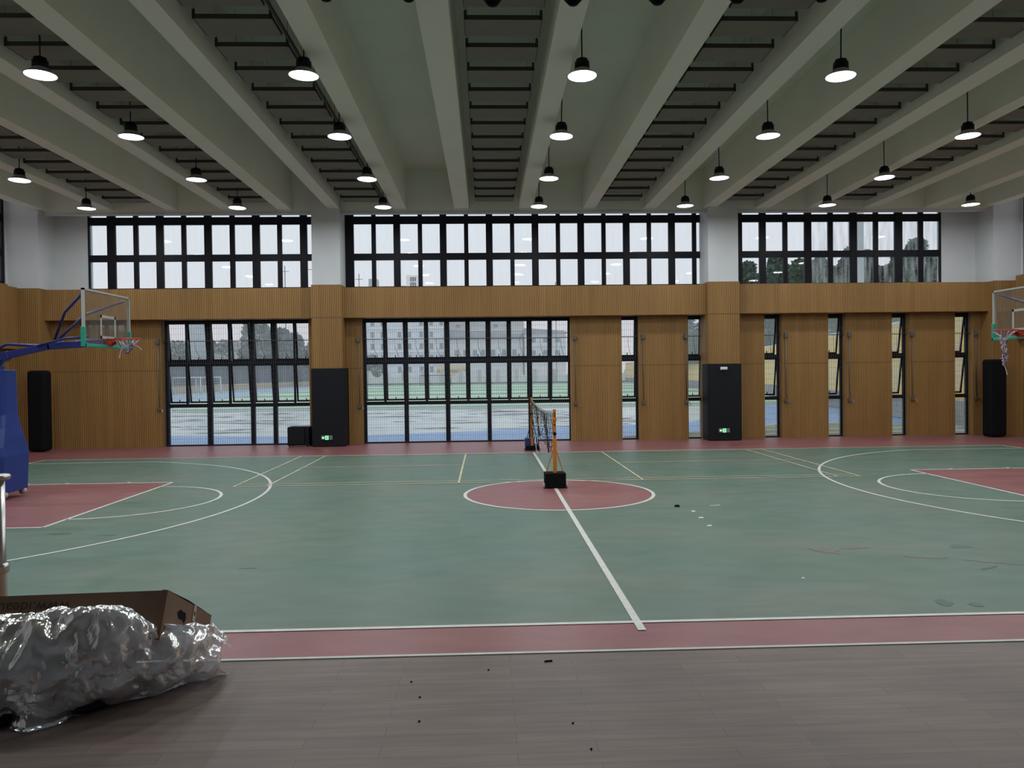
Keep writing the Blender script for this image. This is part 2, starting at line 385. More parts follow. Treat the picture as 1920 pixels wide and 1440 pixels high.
# worn patches and scuffs with a shape of their own
def blot(mb, cx, cy, lx_, ly_, seed, ang=0.0, z=.0045):
    rn = random.Random(seed); n = 26; pts = []
    for i in range(n):
        t = 2 * PI * i / n; k = .65 + .5 * rn.random(); x = lx_ * k * math.cos(t); y = ly_ * k * math.sin(t)
        pts.append((cx + x * math.cos(ang) - y * math.sin(ang), cy + x * math.sin(ang) + y * math.cos(ang), z))
    mb.face(pts)
mb = MB(); blot(mb, 2.94, -4.94, .15, .20, 1, .9); blot(mb, 3.38, -4.83, .2, .10, 2); blot(mb, 4.03, -5.4, .28, .06, 3, -.2); blot(mb, 4.6, -5.7, .35, .02, 8, -.5)
mb.build('reddish_wear', 'worn_brown', floor)
mb = MB(); blot(mb, 4.76, -4.89, .16, .10, 4); blot(mb, 4.43, -5.94, .18, .03, 5, .5); blot(mb, 3.13, -7.17, .08, .12, 6, -.4); blot(mb, 3.40, -7.25, .08, .08, 7)
blot(mb, -7.8, -2.95, .2, .06, 9); blot(mb, -7.0, -3.13, .14, .03, 10); blot(mb, -4.28, -5.25, .12, .02, 11)
mb.build('scuff_marks', 'scuff_green', floor)

# ------------------------------------------------------------------ stage
st = MB(); st.box((-9.5, -20.0, -0.2), (9.5, -10.18, 0.73))
stage = S_(st.build('floor', 'stage_planks'))
S_(box('trim_1', (-9.5, -10.20, 0.69), (9.5, -10.172, 0.735), 'white_line'))

# ------------------------------------------------------------------ far wall
fw = MB()
Z1 = 4.3
def infill(x0, x1): fw.box((x0, 11.1, -.1), (x1, 11.5, Z1))
for a, b in ((-17.2, -12.2), (-7.3, -5.53), (1.52, 3.27), (3.86, 5.55), (6.13, 8.2), (8.8, 10.42), (11.02, 12.65), (13.25, 14.87), (15.49, 17.2)):
    infill(a, b)
wall_far = S_(fw.build('wall_far', 'wood_slats'))
S_(box('trim_2', (-16.8, 10.7, 4.235), (-6.9, 11.5, 5.235), 'wood_slats'))
S_(box('trim_3', (-6.2, 10.7, 4.235), (6.2, 11.5, 5.235), 'wood_slats'))
S_(box('trim_4', (7.0, 10.7, 4.255), (16.8, 11.5, 5.25), 'wood_slats'))
def seamline(x0, x1, y, z): return MB().box((x0, y - .004, z), (x1, y + .01, z + .012))
sm = MB()
for a, b in ((-12.2, -16.7), (-5.53, -6.0), (1.52, 3.27), (3.86, 5.55), (7.15, 8.2), (8.8, 10.42), (11.02, 12.65), (13.25, 14.87)):
    sm.box((min(a, b), 11.096, 2.55), (max(a, b), 11.11, 2.562))
sm.build('panel_joint', 'dark_trim', wall_far)
# columns
def column(n, x0, x1):
    o = S_(box(n, (x0, 10.42, 0), (x1, 11.5, 5.30), 'wood_slats'))
    MB().box((x0 - .003, 10.415, 4.22), (x1 + .003, 10.43, 4.232)).build('panel_joint', 'dark_trim', o)
    box('upper_column', (x0 + .03, 10.45, 5.30), (x1 - .03, 11.5, 9.2), 'white_paint', o)
    return o
column('pillar', -7.04, -6.06); column('pillar', 6.05, 7.12)
for s, x0, x1 in ((-1, -17.0, -15.76), (1, 15.80, 17.0)):
    o = S_(box('pillar', (x0, 10.42, 0), (x1, 11.5, 5.26), 'wood_slats'))
    box('upper_column', (x0, 10.45, 5.26), (x1, 11.5, 9.2), 'white_paint', o)
# upper white wall at the sides of the clerestory
S_(box('wall_far', (-17.2, 11.4, 5.2), (-14.62, 11.6, 9.2), 'white_paint'))
S_(box('wall_far', (14.56, 11.4, 5.2), (17.2, 11.6, 9.2), 'white_paint'))
S_(box('wall_far', (-17.2, 10.72, 7.74), (17.2, 11.0, 9.3), 'beam_paint'))
S_(box('trim_7', (-15.78, 10.70, 7.675), (15.82, 10.93, 7.745), 'white_paint'))  # white plaster edge, added to stand in for the window-lit beam underside
S_(box('wall_far', (-17.2, 11.0, 8.4), (17.2, 11.6, 9.3), 'beam_paint'))

# ------------------------------------------------------------------ windows
def clear_window(idx, x0, x1, cells, zrows, y, zbot, ztop, glass='window_glass', label=None, thick=.09):
    """fixed window: black frame with rows of openings and a pane in each"""
    w = thing('window_%d' % idx, (0, 0, 0), kind='structure')
    fr = MB()
    edges = sorted(cells)
    xs = [x0] + [v for c in edges for v in c] + [x1]
    for i in range(0, len(xs), 2):
        if xs[i + 1] - xs[i] > .005: fr.box((xs[i], y - thick / 2, zbot), (xs[i + 1], y + thick / 2, ztop))
    zs = [zbot] + [v for c in zrows for v in c] + [ztop]
    for i in range(0, len(zs), 2):
        fr.box((x0 + .001, y - thick / 2 + .012, zs[i]), (x1 - .001, y + thick / 2 - .012, zs[i + 1]))
    fr.build('window_frame', 'black_frame', w)
    for c in edges:
        for z in zrows:
            p = MB().box((c[0] - .01, y - .004, z[0] - .01), (c[1] + .01, y + .004, z[1] + .01))
            p.build('pane', glass(c, z) if callable(glass) else glass, w)
    return w
UR = [(5.34, 6.23), (6.46, 7.46), (7.72, 8.3)]
left_cells = [(-14.61, -14.03), (-13.76, -13.16), (-13.01, -12.41), (-12.17, -11.57), (-11.42, -10.81), (-10.57, -9.96), (-9.80, -9.21), (-8.96, -8.37), (-8.22, -7.61), (-7.37, -6.77)]
mid_cells = []
x = -5.80
for k in range(8):
    mid_cells += [(x, x + .60), (x + .745, x + 1.345)]; x += 1.5725
mid_cells = mid_cells[:15]
right_cells = [(7.55, 8.15), (8.38, 8.98), (9.14, 9.74), (9.98, 10.57), (10.74, 11.34), (11.59, 12.18), (12.34, 12.93), (13.20, 13.77), (13.94, 14.51)]
clear_window(1, -14.66, -6.5, left_cells, UR, 11.42, 5.1, 8.4)
clear_window(2, -6.4, 6.6, mid_cells + [(5.95, 6.4)], UR, 11.42, 5.1, 8.4)
clear_window(3, 6.9, 14.57, right_cells, UR, 11.42, 5.1, 8.4, glass=lambda c, z: 'dirty_glass' if c[0] > 9.3 and z[0] < 7 else 'window_glass')

LOWR = [(1.48, 2.69), (2.91, 4.11)]   # awning rows
def awning_window(idx, x0, x1, groups, y=11.4, tilt=7.0):
    """groups: list of (xa, xb, [awning cells]) ; a fixed pane below each group, tilting sashes above"""
    w = thing('window_%d' % idx, (0, 0, 0), kind='structure')
    fr = MB(); t = .055
    cells = [g[:2] for g in groups]
    xs = [x0] + [v for c in cells for v in c] + [x1]
    for i in range(0, len(xs), 2): fr.box((xs[i], y - t, -.02), (xs[i + 1], y + t, Z1))
    for z0, z1 in ((-.02, .04), (1.30, 1.42), (2.73, 2.87), (4.16, Z1)): fr.box((x0 + .001, y - t + .01, z0), (x1 - .001, y + t - .01, z1))
    for (a, b, cs) in groups:
        for i in range(len(cs) - 1):
            fr.box((cs[i][1] + .035, y - t + .005, 1.4), (cs[i + 1][0] - .035, y + t - .005, 4.2))
    fr.build('window_frame', 'black_frame', w)
    for (a, b, cs) in groups:
        MB().box((a - .01, y - .004, .03), (b + .01, y + .004, 1.31)).build('pane', 'lower_glass', w)
        for (c0, c1) in cs:
            for z0, z1 in LOWR:
                top = z1 + .06
                sh = MB(); b_ = .05; H = z1 - z0 + .11
                cx = (c0 + c1) / 2; hw = (c1 - c0) / 2
                sh.box((-hw - b_, -.02, -H), (-hw, .02, 0)); sh.box((hw, -.02, -H), (hw + b_, .02, 0))
                sh.box((-hw - b_, -.02, -.055), (hw + b_, .02, 0)); sh.box((-hw - b_, -.02, -H), (hw + b_, .02, -H + .055))
                so = sh.build('sash', 'black_frame', w)
                so.location = (cx, y + .03, top)
                so.rotation_euler = (math.radians(tilt if tilt < 3 else tilt + random.uniform(-.5, .5)), 0, 0)
                MB().box((-hw, -.004, -H + .05), (hw, .004, -.05)).build('pane', 'lower_glass', so)
                h = MB(); h.box((-.012, -.05, -H + .03), (.012, -.02, -H + .13)); h.box((-.05, -.03, -H + .02), (.05, -.015, -H + .045)); h.build('handle', 'black_frame', so)
    gr = MB(); yg = y - .09
    xa, xb = x0 + .02, x1 - .02
    n = max(2, round((xb - xa) / .075))
    for i in range(n + 1):
        xx = xa + (xb - xa) * i / n; gr.box((xx - .0025, yg - .0025, .02), (xx + .0025, yg + .0025, 4.2))
    for i in range(22):
        zz = .05 + i * .196; gr.box((xa, yg - .005, zz - .002), (xb, yg - .001, zz + .002))
    gr.build('safety_grille', 'grille_steel', w)
    return w
awning_window(4, -12.17, -6.95, [(-12.06, -10.79, [(-12.06, -11.52), (-11.40, -10.87)]), (-10.63, -9.34, [(-10.63, -10.10), (-9.96, -9.43)]),
                                 (-9.20, -8.59, [(-9.20, -8.66)]), (-8.45, -7.2, [(-8.45, -7.91), (-7.79, -7.25)])], tilt=8.5)
gs = []
for a in (-5.43, -4.02, -2.60, -1.19, 0.22): gs.append((a, a + 1.27, [(a, a + .55), (a + .70, a + 1.24)]))
awning_window(5, -5.52, 1.56, gs, tilt=7)
STR = [(3.24, 3.86), (5.52, 6.13), (8.17, 8.8), (10.39, 11.02), (12.62, 13.25), (14.84, 15.49)]
for i, (a, b) in enumerate(STR):
    awning_window(6 + i, a, b, [(a + .05, b - .06, [(a + .06, b - .10)])], tilt=(5 if i < 2 else 10))

# ------------------------------------------------------------------ side walls, back, roof
for s in (-1, 1):
    nm = 'wall_left' if s < 0 else 'wall_right'
    def sb(n, xa, xb, y0, y1, z0, z1, m): return S_(box(n, (min(s * xa, s * xb), y0, z0), (max(s * xa, s * xb), y1, z1), m))
    sb(nm, HX, HX + .4, -10.2, 11.5, -.1, 5.4, 'wood_slats')
    sb('trim_5' if s < 0 else 'trim_6', 16.43 if s < 0 else 16.55, HX + .01, -10.2, 10.42, 3.30, 5.28 if s < 0 else 5.42, 'wood_slats')
    sb(nm, HX, HX + .4, -10.2, -2.0, 5.4, 9.3, 'white_paint')
    sb(nm, HX, HX + .4, 3.2, 3.9, 5.4, 9.3, 'white_paint')
    sb(nm, HX, HX + .4, 10.36, 11.5, 5.4, 9.3, 'white_paint')
    sb(nm, HX, HX + .4, -2.0, 10.36, 8.52, 9.3, 'white_paint')
    for k, (ya, yb) in enumerate(((-2.0, 3.2), (3.9, 10.36))):
        w = thing('window_%d' % (12 + k + (2 if s > 0 else 0)), kind='structure')
        fr = MB(); n = round((yb - ya) / 1.575); P = (yb - ya) / n
        zr = [(5.46, 6.29), (6.50, 7.39), (7.63, 8.44)]
        ys = []
        for i in range(n): a = ya + i * P + .11; ys += [(a, a + P / 2 - .18), (a + P / 2 - .04, a + P - .22)]
        e_ = [ya] + [v for c in ys for v in c] + [yb]
        for i in range(0, len(e_), 2): fr.box((min(s * (HX + .03), s * (HX + .12)), e_[i], 5.4), (max(s * (HX + .03), s * (HX + .12)), e_[i + 1], 8.52))
        zz = [5.4] + [v for c in zr for v in c] + [8.52]
        for i in range(0, len(zz), 2): fr.box((min(s * (HX + .04), s * (HX + .11)), ya, zz[i]), (max(s * (HX + .04), s * (HX + .11)), yb, zz[i + 1]))
        fr.build('window_frame', 'black_frame', w)
        for c in ys:
            for z in zr:
                a, b = sorted((s * (HX + .07), s * (HX + .078)))
                MB().box((a, c[0], z[0]), (b, c[1], z[1])).build('pane', 'window_glass', w)
    # wing walls beside the stage opening
    sb('wall_back', 9.5, 17.15, -10.6, -10.2, -.1, 9.3, 'white_paint')
    sb('wall_back', 9.5, 9.9, -20.2, -10.6, -.1, 9.3, 'white_paint')
S_(box('wall_back', (-9.9, -20.4, -.1), (9.9, -20.0, 9.3), 'white_paint'))
S_(box('ceiling', (-17.2, -20.4, 9.1), (17.2, 11.6, 9.4), 'ceiling_paint'))
RIBS = [(-13.87, -13.45), (-11.75, -11.40), (-9.95, -9.55), (-8.13, -7.70), (-6.48, -6.10), (-4.36, -3.92), (-2.34, -1.86), (-.21, .22), (1.93, 2.34),
        (3.98, 4.40), (5.98, 6.40), (7.78, 8.25), (9.55, 9.95), (11.50, 11.92), (13.60, 14.02), (15.6, 16.0), (-16.0, -15.6)]
for a, b in RIBS:
    S_(box('ceiling_beam', (a, -11.0, 7.80), (b, 10.75, 9.12), 'beam_paint'))

# suspended acoustic boards: shallow trays with a dark lip, in every other bay
BAYS = [(-13.30, -12.05, 'left'), (-9.40, -8.16, 'left of centre'), (-5.90, -4.66, 'inner left'), (-1.65, -.40, 'centre'), (2.47, 3.72, 'inner right'),
        (6.52, 7.66, 'right of centre'), (10.08, 11.36, 'right')]
def make_board(w):
    L_ = .62
    t = thing('ceiling_board')
    m = MB(); m.box((-w / 2 + .012, .012, 0), (w / 2 - .012, L_, .02)); m.build('board', 'board_underside', t)
    m = MB(); m.box((-w / 2, 0, -.012), (w / 2, .012, .06)); m.box((-w / 2, 0, -.012), (-w / 2 + .045, .02, .14)); m.box((w / 2 - .045, 0, -.012), (w / 2, .02, .14))
    m.box((-w / 2, .012, -.004), (-w / 2 + .012, L_, .05)); m.box((w / 2 - .012, .012, -.004), (w / 2, L_, .05)); m.build('edge_trim', 'dark_trim', t)
    for sx_ in (-1, 1):
        m = MB(); m.tube([(sx_ * (w / 2 - .02), .03, .1), (sx_ * (w / 2 - .02), .03, 1.13)], .004, 4); m.build('hanger_wire', 'grey_metal', t)
    return t
proto = {}
for a, b, nm in BAYS:
    w = round(b - a, 2)
    n0 = 0
    for k in range(14):
        y = 9.62 - k * 1.003
        if w not in proto: o = make_board(w); proto[w] = o
        else: o = copy_tree(proto[w])
        o.location = ((a + b) / 2, y, 7.95)
        tag(o, 'grey suspended ceiling board with dark lip in the %s bay of boards' % nm, 'ceiling board', 'suspended boards in the %s ceiling bay' % nm)
for x, nm in ((2.42, 'inner right'), (-4.60, 'inner left'), (-8.10, 'left of centre')):
    tag(box('mounting_rail', (x - .02, -6, 7.95), (x + .02, 10.72, 8.01), 'dark_trim'), 'long thin dark rail beside the %s row of ceiling boards' % nm, 'rail')

# ------------------------------------------------------------------ high bay lamps
def make_lamp():
    t = thing('pendant_lamp')
    m = MB(); m.tube([(0, 0, .31), (0, 0, 1.68)], .012, 8); m.build('stem', 'black_frame', t)
    m = MB(); m.lathe([(.0, .325), (.03, .32), (.045, .295), (.100, .29), (.104, .245), (.126, .24), (.128, .125), (.10, .12), (0, .12)], 24); m.build('housing', 'black_frame', t)
    m = MB(); m.lathe([(.105, .135), (.135, .105), (.18, .06), (.245, .012), (.262, 0), (.25, .0), (.235, .012), (.17, .06)], 32); m.build('shade', 'shade_grey', t)
    m = MB(); m.lathe([(.0, -.002), (.12, -.001), (.249, .004)], 32); m.build('diffuser', 'lamp_glow', t)
    d = bpy.data.lights.new('lamp_light', 'AREA'); d.shape = 'DISK'; d.size = .48; d.energy = LAMP_W; d.color = (0.93, 0.98, 1.0)
    l = bpy.data.objects.new('lamp_light', d); C.objects.link(l); l.parent = t; l.location = (0, 0, -.012)
    return t
LX = [-13.28, -8.81, -4.43, .32, 4.84, 9.29, 13.84]
LY = [8.66, 5.36, 1.84, -1.46, -4.9, -8.2]
rows = ['fourth and farthest', 'third', 'second', 'nearest visible', 'row above the near half of the hall', 'row by the stage']
cols = ['leftmost', 'second', 'third', 'middle', 'fifth', 'sixth', 'rightmost']
lampP = make_lamp(); first = True
for j, y in enumerate(LY):
    for i, x in enumerate(LX):
        o = lampP if first else copy_tree(lampP); first = False
        o.location = (x + .03 * (j % 2), y, 7.42)
        o.rotation_euler = (math.radians(random.uniform(-1.2, 1.2)), math.radians(random.uniform(-1.5, 1.5)), random.uniform(0, 6))
        if j < 4: tag(o, 'lit high bay lamp, %s in the %s crosswise row from the camera' % (cols[i], ['fourth', 'third', 'second', 'first'][j]), 'lamp', 'pendant high bay lamps')
        else: tag(o, 'lit high bay lamp, %s in the %s overhead' % (cols[i], ['row before the stage', 'row at the stage edge'][j - 4]), 'lamp', 'pendant high bay lamps')

# stage spotlights on a pipe just above the picture
PX = [-2.58, -1.94, -1.285, -.65, .02, .66, 1.34]
pipe = tag(MB().tube([(-4.5, -8.5, 5.80), (4.5, -8.5, 5.80)], .025, 10).build('lighting_pipe', 'black_mat'), 'black pipe carrying the stage spotlights', 'pipe')
for k, x in enumerate(PX):
    t = thing('stage_spotlight', (x, -8.5, 5.80), 'black stage spotlight at the top edge, %s from the left' % ['first', 'second', 'third', 'fourth', 'fifth', 'sixth', 'seventh'][k], 'spotlight', 'black stage spotlights', kind=None)
    zb = [5.235, 5.235, 5.20, 5.21, 5.22, 5.235, 5.25][k] - 5.80
    m = MB(); m.lathe([(0, zb), (.035, zb + .006), (.075, zb + .05), (.085, zb + .12), (.085, zb + .33), (.06, zb + .38), (0, zb + .39)], 20); m.build('lamp_body', 'black_mat', t)
    m = MB(); m.bar((-.1, 0, zb + .2), (-.1, 0, -.03), .01, .03); m.bar((.1, 0, zb + .2), (.1, 0, -.03), .01, .03); m.bar((-.1, 0, -.03), (.1, 0, -.03), .03, .01)
    m.build('yoke', 'black_mat', t)

# ------------------------------------------------------------------ pillar pads, wall pads, exit signs
def pad(x0, x1, lab):
    t = thing('pillar_pad', ((x0 + x1) / 2, 10.35, 0), lab, 'pad', 'black pillar pads')
    w = x1 - x0
    box('padding', (-w / 2, -.04, .012), (w / 2, .085, 2.565), 'black_vinyl', t, .02, 3)
    box('side_padding', (-w / 2 - .01, .06, .012), (-w / 2 + .03, .72, 2.565), 'black_vinyl', t, .015)
    box('side_padding', (w / 2 - .03, .06, .012), (w / 2 + .01, .72, 2.565), 'black_vinyl', t, .015)
    return t
pad(-7.06, -5.99, 'tall black pad around the left pillar, beside the black loudspeaker')
pad(6.03, 7.12, 'tall black pad around the right pillar with a small white box near its top')
def wallpad(x0, x1, lab):
    t = tag(box('wall_pad', (x0, 9.95, .03), (x1, 10.41, 2.60), 'black_mat', None, .09, 4), lab, 'pad', 'upright pads in the corners')
wallpad(-15.93, -15.38, 'black upright pad in the left corner of the hall')
wallpad(15.33, 15.92, 'black upright pad in the right corner under the hoop')
def exit_sign(x, z, lab):
    t = thing('exit_sign', (x, 10.302, z), lab, 'exit sign', 'exit signs on the pillar pads')
    w, h = .365, .135
    box('casing', (-w / 2, -.02, -h / 2), (w / 2, .01, h / 2), 'sign_grey', t, .005)
    box('green_panel', (-w / 2 + .015, -.024, -h / 2 + .015), (w / 2 - .10, -.019, h / 2 - .015), 'sign_green', t)
    a = MB(); a.face([(-.165, -.026, 0), (-.115, -.026, -.045), (-.115, -.026, -.012), (-.07, -.026, -.012), (-.07, -.026, .012), (-.115, -.026, .012), (-.115, -.026, .045)])
    a.build('arrow', 'sign_arrow', t)
    box('lit_door', (-.055, -.026, -h / 2 + .002), (.055, -.02, h / 2 - .002), 'sign_glow', t)
    r = MB()
    r.lathe([(0, -.001), (.011, 0), (0, .001)], 10)
    v = r.v; r.v = [(p[0] + .005, -.028, p[1] + .04) for p in v]
    for p, q in (((.0, .025), (-.008, -.008)), ((-.008, -.008), (.02, -.03)), ((.02, -.03), (.018, -.05)), ((-.008, -.008), (-.025, -.022)), ((-.025, -.022), (-.035, -.045)), ((0, .02), (-.025, .008)), ((0, .02), (.022, .0))):
        r.bar((p[0], -.028, p[1]), (q[0], -.028, q[1]), .011, .002, up=(0, 1, 0))
    r.build('running_figure', 'sign_green', t)
exit_sign(-6.575, .30, 'lit green and grey exit sign low on the left pillar pad')
exit_sign(6.525, .345, 'lit green and grey exit sign low on the right pillar pad')
t = thing('emergency_light', (6.52, 10.302, 2.405), 'small white box on the right pillar pad near its top', 'wall box')
box('casing', (-.115, -.05, -.05), (.115, .01, .05), 'white_frame', t, .012)
box('base_strip', (-.10, -.054, -.045), (.10, -.045, -.022), 'sign_grey', t)

# ------------------------------------------------------------------ loudspeaker at the left window
t = thing('loudspeaker', (-7.55, 10.72, 0), 'black box loudspeaker standing on the floor beside the left pillar', 'speaker')
box('cabinet', (-.36, -.22, .04), (.34, .28, .645), 'black_mat', t, .03, 3)
box('front_grille', (-.33, -.235, .07), (.20, -.215, .60), 'black_vinyl', t, .01)
box('corner_guard', (.24, -.226, .05), (.345, .2, .635), 'black_vinyl', t, .01)
for a in (-.3, .28):
    for b in (-.16, .22): MB().lathe([(0, 0), (.025, 0), (.03, .045), (0, .045)], 12, (a, b, 0)).build('foot', 'black_mat', t)

# ------------------------------------------------------------------ window opening gear
def opener(xc, xr0, xr1, side, lab, cells):
    """gear box and crank rod on the wall, horizontal shaft across the window, an arm to each top sash"""
    t = thing('window_opener', (xc, 11.06, 0), lab, 'window opener', 'crank operated window openers')
    m = MB(); m.box((-.045, -.06, 3.44), (.045, .035, 3.62)); m.box((-.07 * side - .02, -.04, 3.47), (-.07 * side + .02, .03, 3.55)); m.build('gear_box', 'grey_metal', t, .008)
    m = MB(); m.tube([(0, -.02, 3.45), (.015, -.02, 1.32)], .015, 8); m.build('crank_rod', 'grey_metal', t)
    m = MB(); m.box((-.04, -.06, 1.22), (.055, .03, 1.34)); m.build('lower_gear', 'grey_metal', t, .008)
    m = MB(); m.tube([(.03, -.05, 1.28), (.12, -.07, 1.26)], .011, 6); m.tube([(.12, -.07, 1.26), (.13, -.08, 1.17)], .014, 6); m.build('crank_handle', 'steel', t)
    m = MB(); m.tube([(xr0 - xc, .18, 3.53), (xr1 - xc, .18, 3.53)], .013, 8)
    xe = xr1 if abs(xr1 - xc) < abs(xr0 - xc) else xr0
    m.tube([(xe - xc, .18, 3.53), (0, .0, 3.53)], .011, 6); m.build('shaft', 'grey_metal', t)
    for c in cells:
        m = MB(); m.tube([(c - xc, .18, 3.52), (c - xc + .01, .20, 3.25)], .005, 5); m.tube([(c - xc + .01, .20, 3.25), (c - xc + .12, .38, 2.93)], .006, 5); m.build('sash_arm', 'black_frame', t)
    return t
opener(-12.27, -12.2, -7.05, 1, 'window crank gear at the left edge of the left tall window', [-11.8, -11.13, -10.36, -9.70, -8.93, -8.18, -7.5])
opener(-5.63, -5.50, -2.05, 1, 'window crank gear at the left edge of the middle tall window', [-5.17, -4.45, -3.74, -3.05, -2.34])
opener(1.66, -1.95, 1.56, -1, 'window crank gear at the right edge of the middle tall window', [-1.63, -.93, -.2, .5, 1.2])
names = ['first', 'second', 'third', 'fourth', 'fifth', 'sixth']
for (a, b), xc, nm in zip(STR, (3.99, 5.46, 8.91, 11.12, 13.33, 15.58), names):
    opener(xc, a + .03, b - .03, -1 if xc > b else 1, 'window crank gear beside the %s narrow window from the left' % nm, [(a + b) / 2 - .04])

# ------------------------------------------------------------------ basketball stands
def make_stand(net_style):
    """local frame: backboard in the plane x=0, rim towards +x, base behind at -x"""
    t = thing('basketball_stand')
    # padded base and mast, one tapering silhouette
    prof = [(-1.82, .10), (-1.78, .82), (-1.80, .98), (-1.84, 1.34), (-1.86, 1.60), (-1.87, 2.47)]
    m = MB(); hw = [.44, .44, .43, .30, .24, .225]
    back = [-3.5, -3.4, -3.1, -2.6, -2.45, -2.42]
    v = []
    for (px, pz), h, bk in zip(prof, hw, back):
        c = .05
        v += [(px - c, -h, pz), (px, -h + c, pz), (px, h - c, pz), (px - c, h, pz), (bk, h, pz), (bk, -h, pz)]
    f = [tuple(reversed(range(6))), tuple(30 + k for k in range(6))]
    for i in range(5):
        for k in range(6): f.append((i * 6 + k, i * 6 + (k + 1) % 6, i * 6 + 6 + (k + 1) % 6, i * 6 + 6 + k))
    m.raw(v, f); m.build('base_padding', 'blue_vinyl', t, .012)
    for a in (-3.2, -1.86):
        for b in (-.3, .3):
            mm = MB(); mm.tube([(a, b - .03, .07), (a, b + .03, .07)], .065, 14); mm.box((a - .03, b - .045, .07), (a + .03, b + .045, .13)); mm.build('wheel', 'tyre', t)
    # head and arms
    m = MB(); m.box((-2.32, -.11, 2.44), (-1.99 - .06, .11, 2.56)); m.bar((-2.25, 0, 2.5), (-2.05, 0, 2.72), .2, .16); m.build('mast_head', 'blue_metal', t, .01)
    m = MB(); m.bar((-2.75, 0, 2.44), (-1.9, 0, 2.76), .11, .17); m.bar((-1.94, 0, 2.75), (-1.1, 0, 2.93), .10, .13); m.bar((-1.14, 0, 2.92), (-.05, 0, 2.98), .10, .13)
    m.build('main_arm', 'blue_metal', t, .008)
    m = MB(); m.tube([(-2.7, 0, 2.62), (-1.93, 0, 2.97), (-1.25, 0, 2.93), (-.85, 0, 3.0)], .03, 8); m.build('upper_arm', 'blue_metal', t)
    for s in (-1, 1):
        m = MB(); m.tube([(-.98, s * .06, 3.05), (-.62, s * .35, 3.55), (-.05, s * .80, 3.86)], .026, 8); m.build('brace', 'blue_metal', t)
        m = MB(); m.tube([(-1.3, s * .08, 2.93), (-.6, s * .38, 3.05), (-.05, s * .62, 3.07)], .022, 8); m.build('brace', 'blue_metal', t)
    # backboard 1.8 x 1.05
    b = MB(); b.box((-.012, -.87, 2.94), (.012, .87, 3.94)); bo = b.build('backboard', 'acrylic', t)
    m = MB()
    for a_, b_ in (((-.025, -.90, 2.90), (.025, -.865, 3.95)), ((-.025, .865, 2.90), (.025, .90, 3.95)), ((-.025, -.9, 3.915), (.025, .9, 3.95)), ((-.025, -.9, 2.90), (.025, .9, 2.935))): m.box(a_, b_)
    m.build('board_frame', 'board_frame', bo)
    m = MB()
    for a_, b_ in (((.012, -.295, 3.05), (.017, -.245, 3.50)), ((.012, .245, 3.05), (.017, .295, 3.50)), ((.012, -.295, 3.45), (.017, .295, 3.50)), ((.012, -.295, 3.05), (.017, .295, 3.10))): m.box(a_, b_)
    m.build('target_square', 'board_frame', bo)
    m = MB(); m.box((-.04, -.915, 2.87), (.04, .915, 2.935)); m.box((-.04, -.92, 2.87), (.04, -.86, 3.24)); m.box((-.04, .86, 2.87), (.04, .92, 3.24))
    m.build('edge_padding', 'teal_pad', bo, .01)
    # rim
    rc = Vector((.385, 0, 3.05))
    m = MB(); m.tube([(rc.x + .23 * math.cos(2 * PI * k / 28), .23 * math.sin(2 * PI * k / 28), 3.05) for k in range(29)], .011, 8, cap=False)
    m.box((.015, -.10, 2.90), (.045, .10, 3.055)); m.box((.03, -.10, 3.035), (.17, .10, 3.055))
    for s in (-1, 1):
        m.face([(.04, s * .085, 2.91), (.04, s * .085, 3.04), (.22, s * .085, 3.04)]); m.face([(.04, s * .09, 2.91), (.22, s * .09, 3.04), (.04, s * .09, 3.04)])
        m.tube([(.05, s * .09, 2.93), (.30, s * .16, 3.045)], .008, 6)
    rim = m.build('rim', 'rim_red', t)
    # torn net
    rnd = random.Random(5 if net_style == 'short' else 9)
    for q, mt in enumerate(('net_cord', 'net_cord_dark')):
        m = MB()
        if net_style == 'short':
            knot = [rc + Vector((.06, -.02, -.16)), rc + Vector((-.02, .02, -.24)), rc + Vector((.10, 0, -.10))]
            for k in range(12 if q == 0 else 9):
                a = 2 * PI * k / 12 + .2 * q; p0 = rc + Vector((.225 * math.cos(a), .225 * math.sin(a), -.01))
                kk = knot[rnd.randrange(3)] + Vector((rnd.uniform(-.03, .03), rnd.uniform(-.03, .03), rnd.uniform(-.03, .03)))
                mid = (p0 + kk) / 2 + Vector((rnd.uniform(-.02, .02), rnd.uniform(-.03, .03), -.03))
                m.tube([p0, mid, kk], .006, 5)
            for k in range(16 if q else 8):
                p = knot[rnd.randrange(2)]; 
                m.tube([p + Vector([rnd.uniform(-.05, .05) for _ in range(3)]) for _ in range(4)], .010, 5)
            if q == 0:
                m.tube([rc + Vector((.12, 0, -.12)), rc + Vector((.20, .02, -.16)), rc + Vector((.27, .0, -.22))], .007, 5)
                m.tube([rc + Vector((-.05, -.1, -.16)), rc + Vector((-.09, -.12, -.26)), rc + Vector((-.11, -.12, -.38))], .007, 5)
        else:
            for k in range(10 if q == 0 else 5):
                a = 2 * PI * k / 10; p0 = rc + Vector((.22 * math.cos(a), .22 * math.sin(a), -.01))
                p0 = rc.lerp(p0, .55 if q else 1)
                pts = [p0, rc + Vector((.02 + rnd.uniform(-.05, .05), rnd.uniform(-.05, .05), -.20)), rc + Vector((.02 + rnd.uniform(-.05, .05), rnd.uniform(-.04, .04), -.36)),
                       rc + Vector((rnd.uniform(-.03, .05), rnd.uniform(-.03, .03), -.50)), rc + Vector((rnd.uniform(-.03, .04), rnd.uniform(-.03, .03), -.66 - rnd.uniform(0, .08)))]
                m.tube(pts, .008, 5)
            for k in range(10):
                z = -.22 - rnd.uniform(0, .42)
                m.tube([rc + Vector((rnd.uniform(-.06, .07), rnd.uniform(-.05, .05), z + rnd.uniform(-.05, .05))) for _ in range(4)], .009, 5)
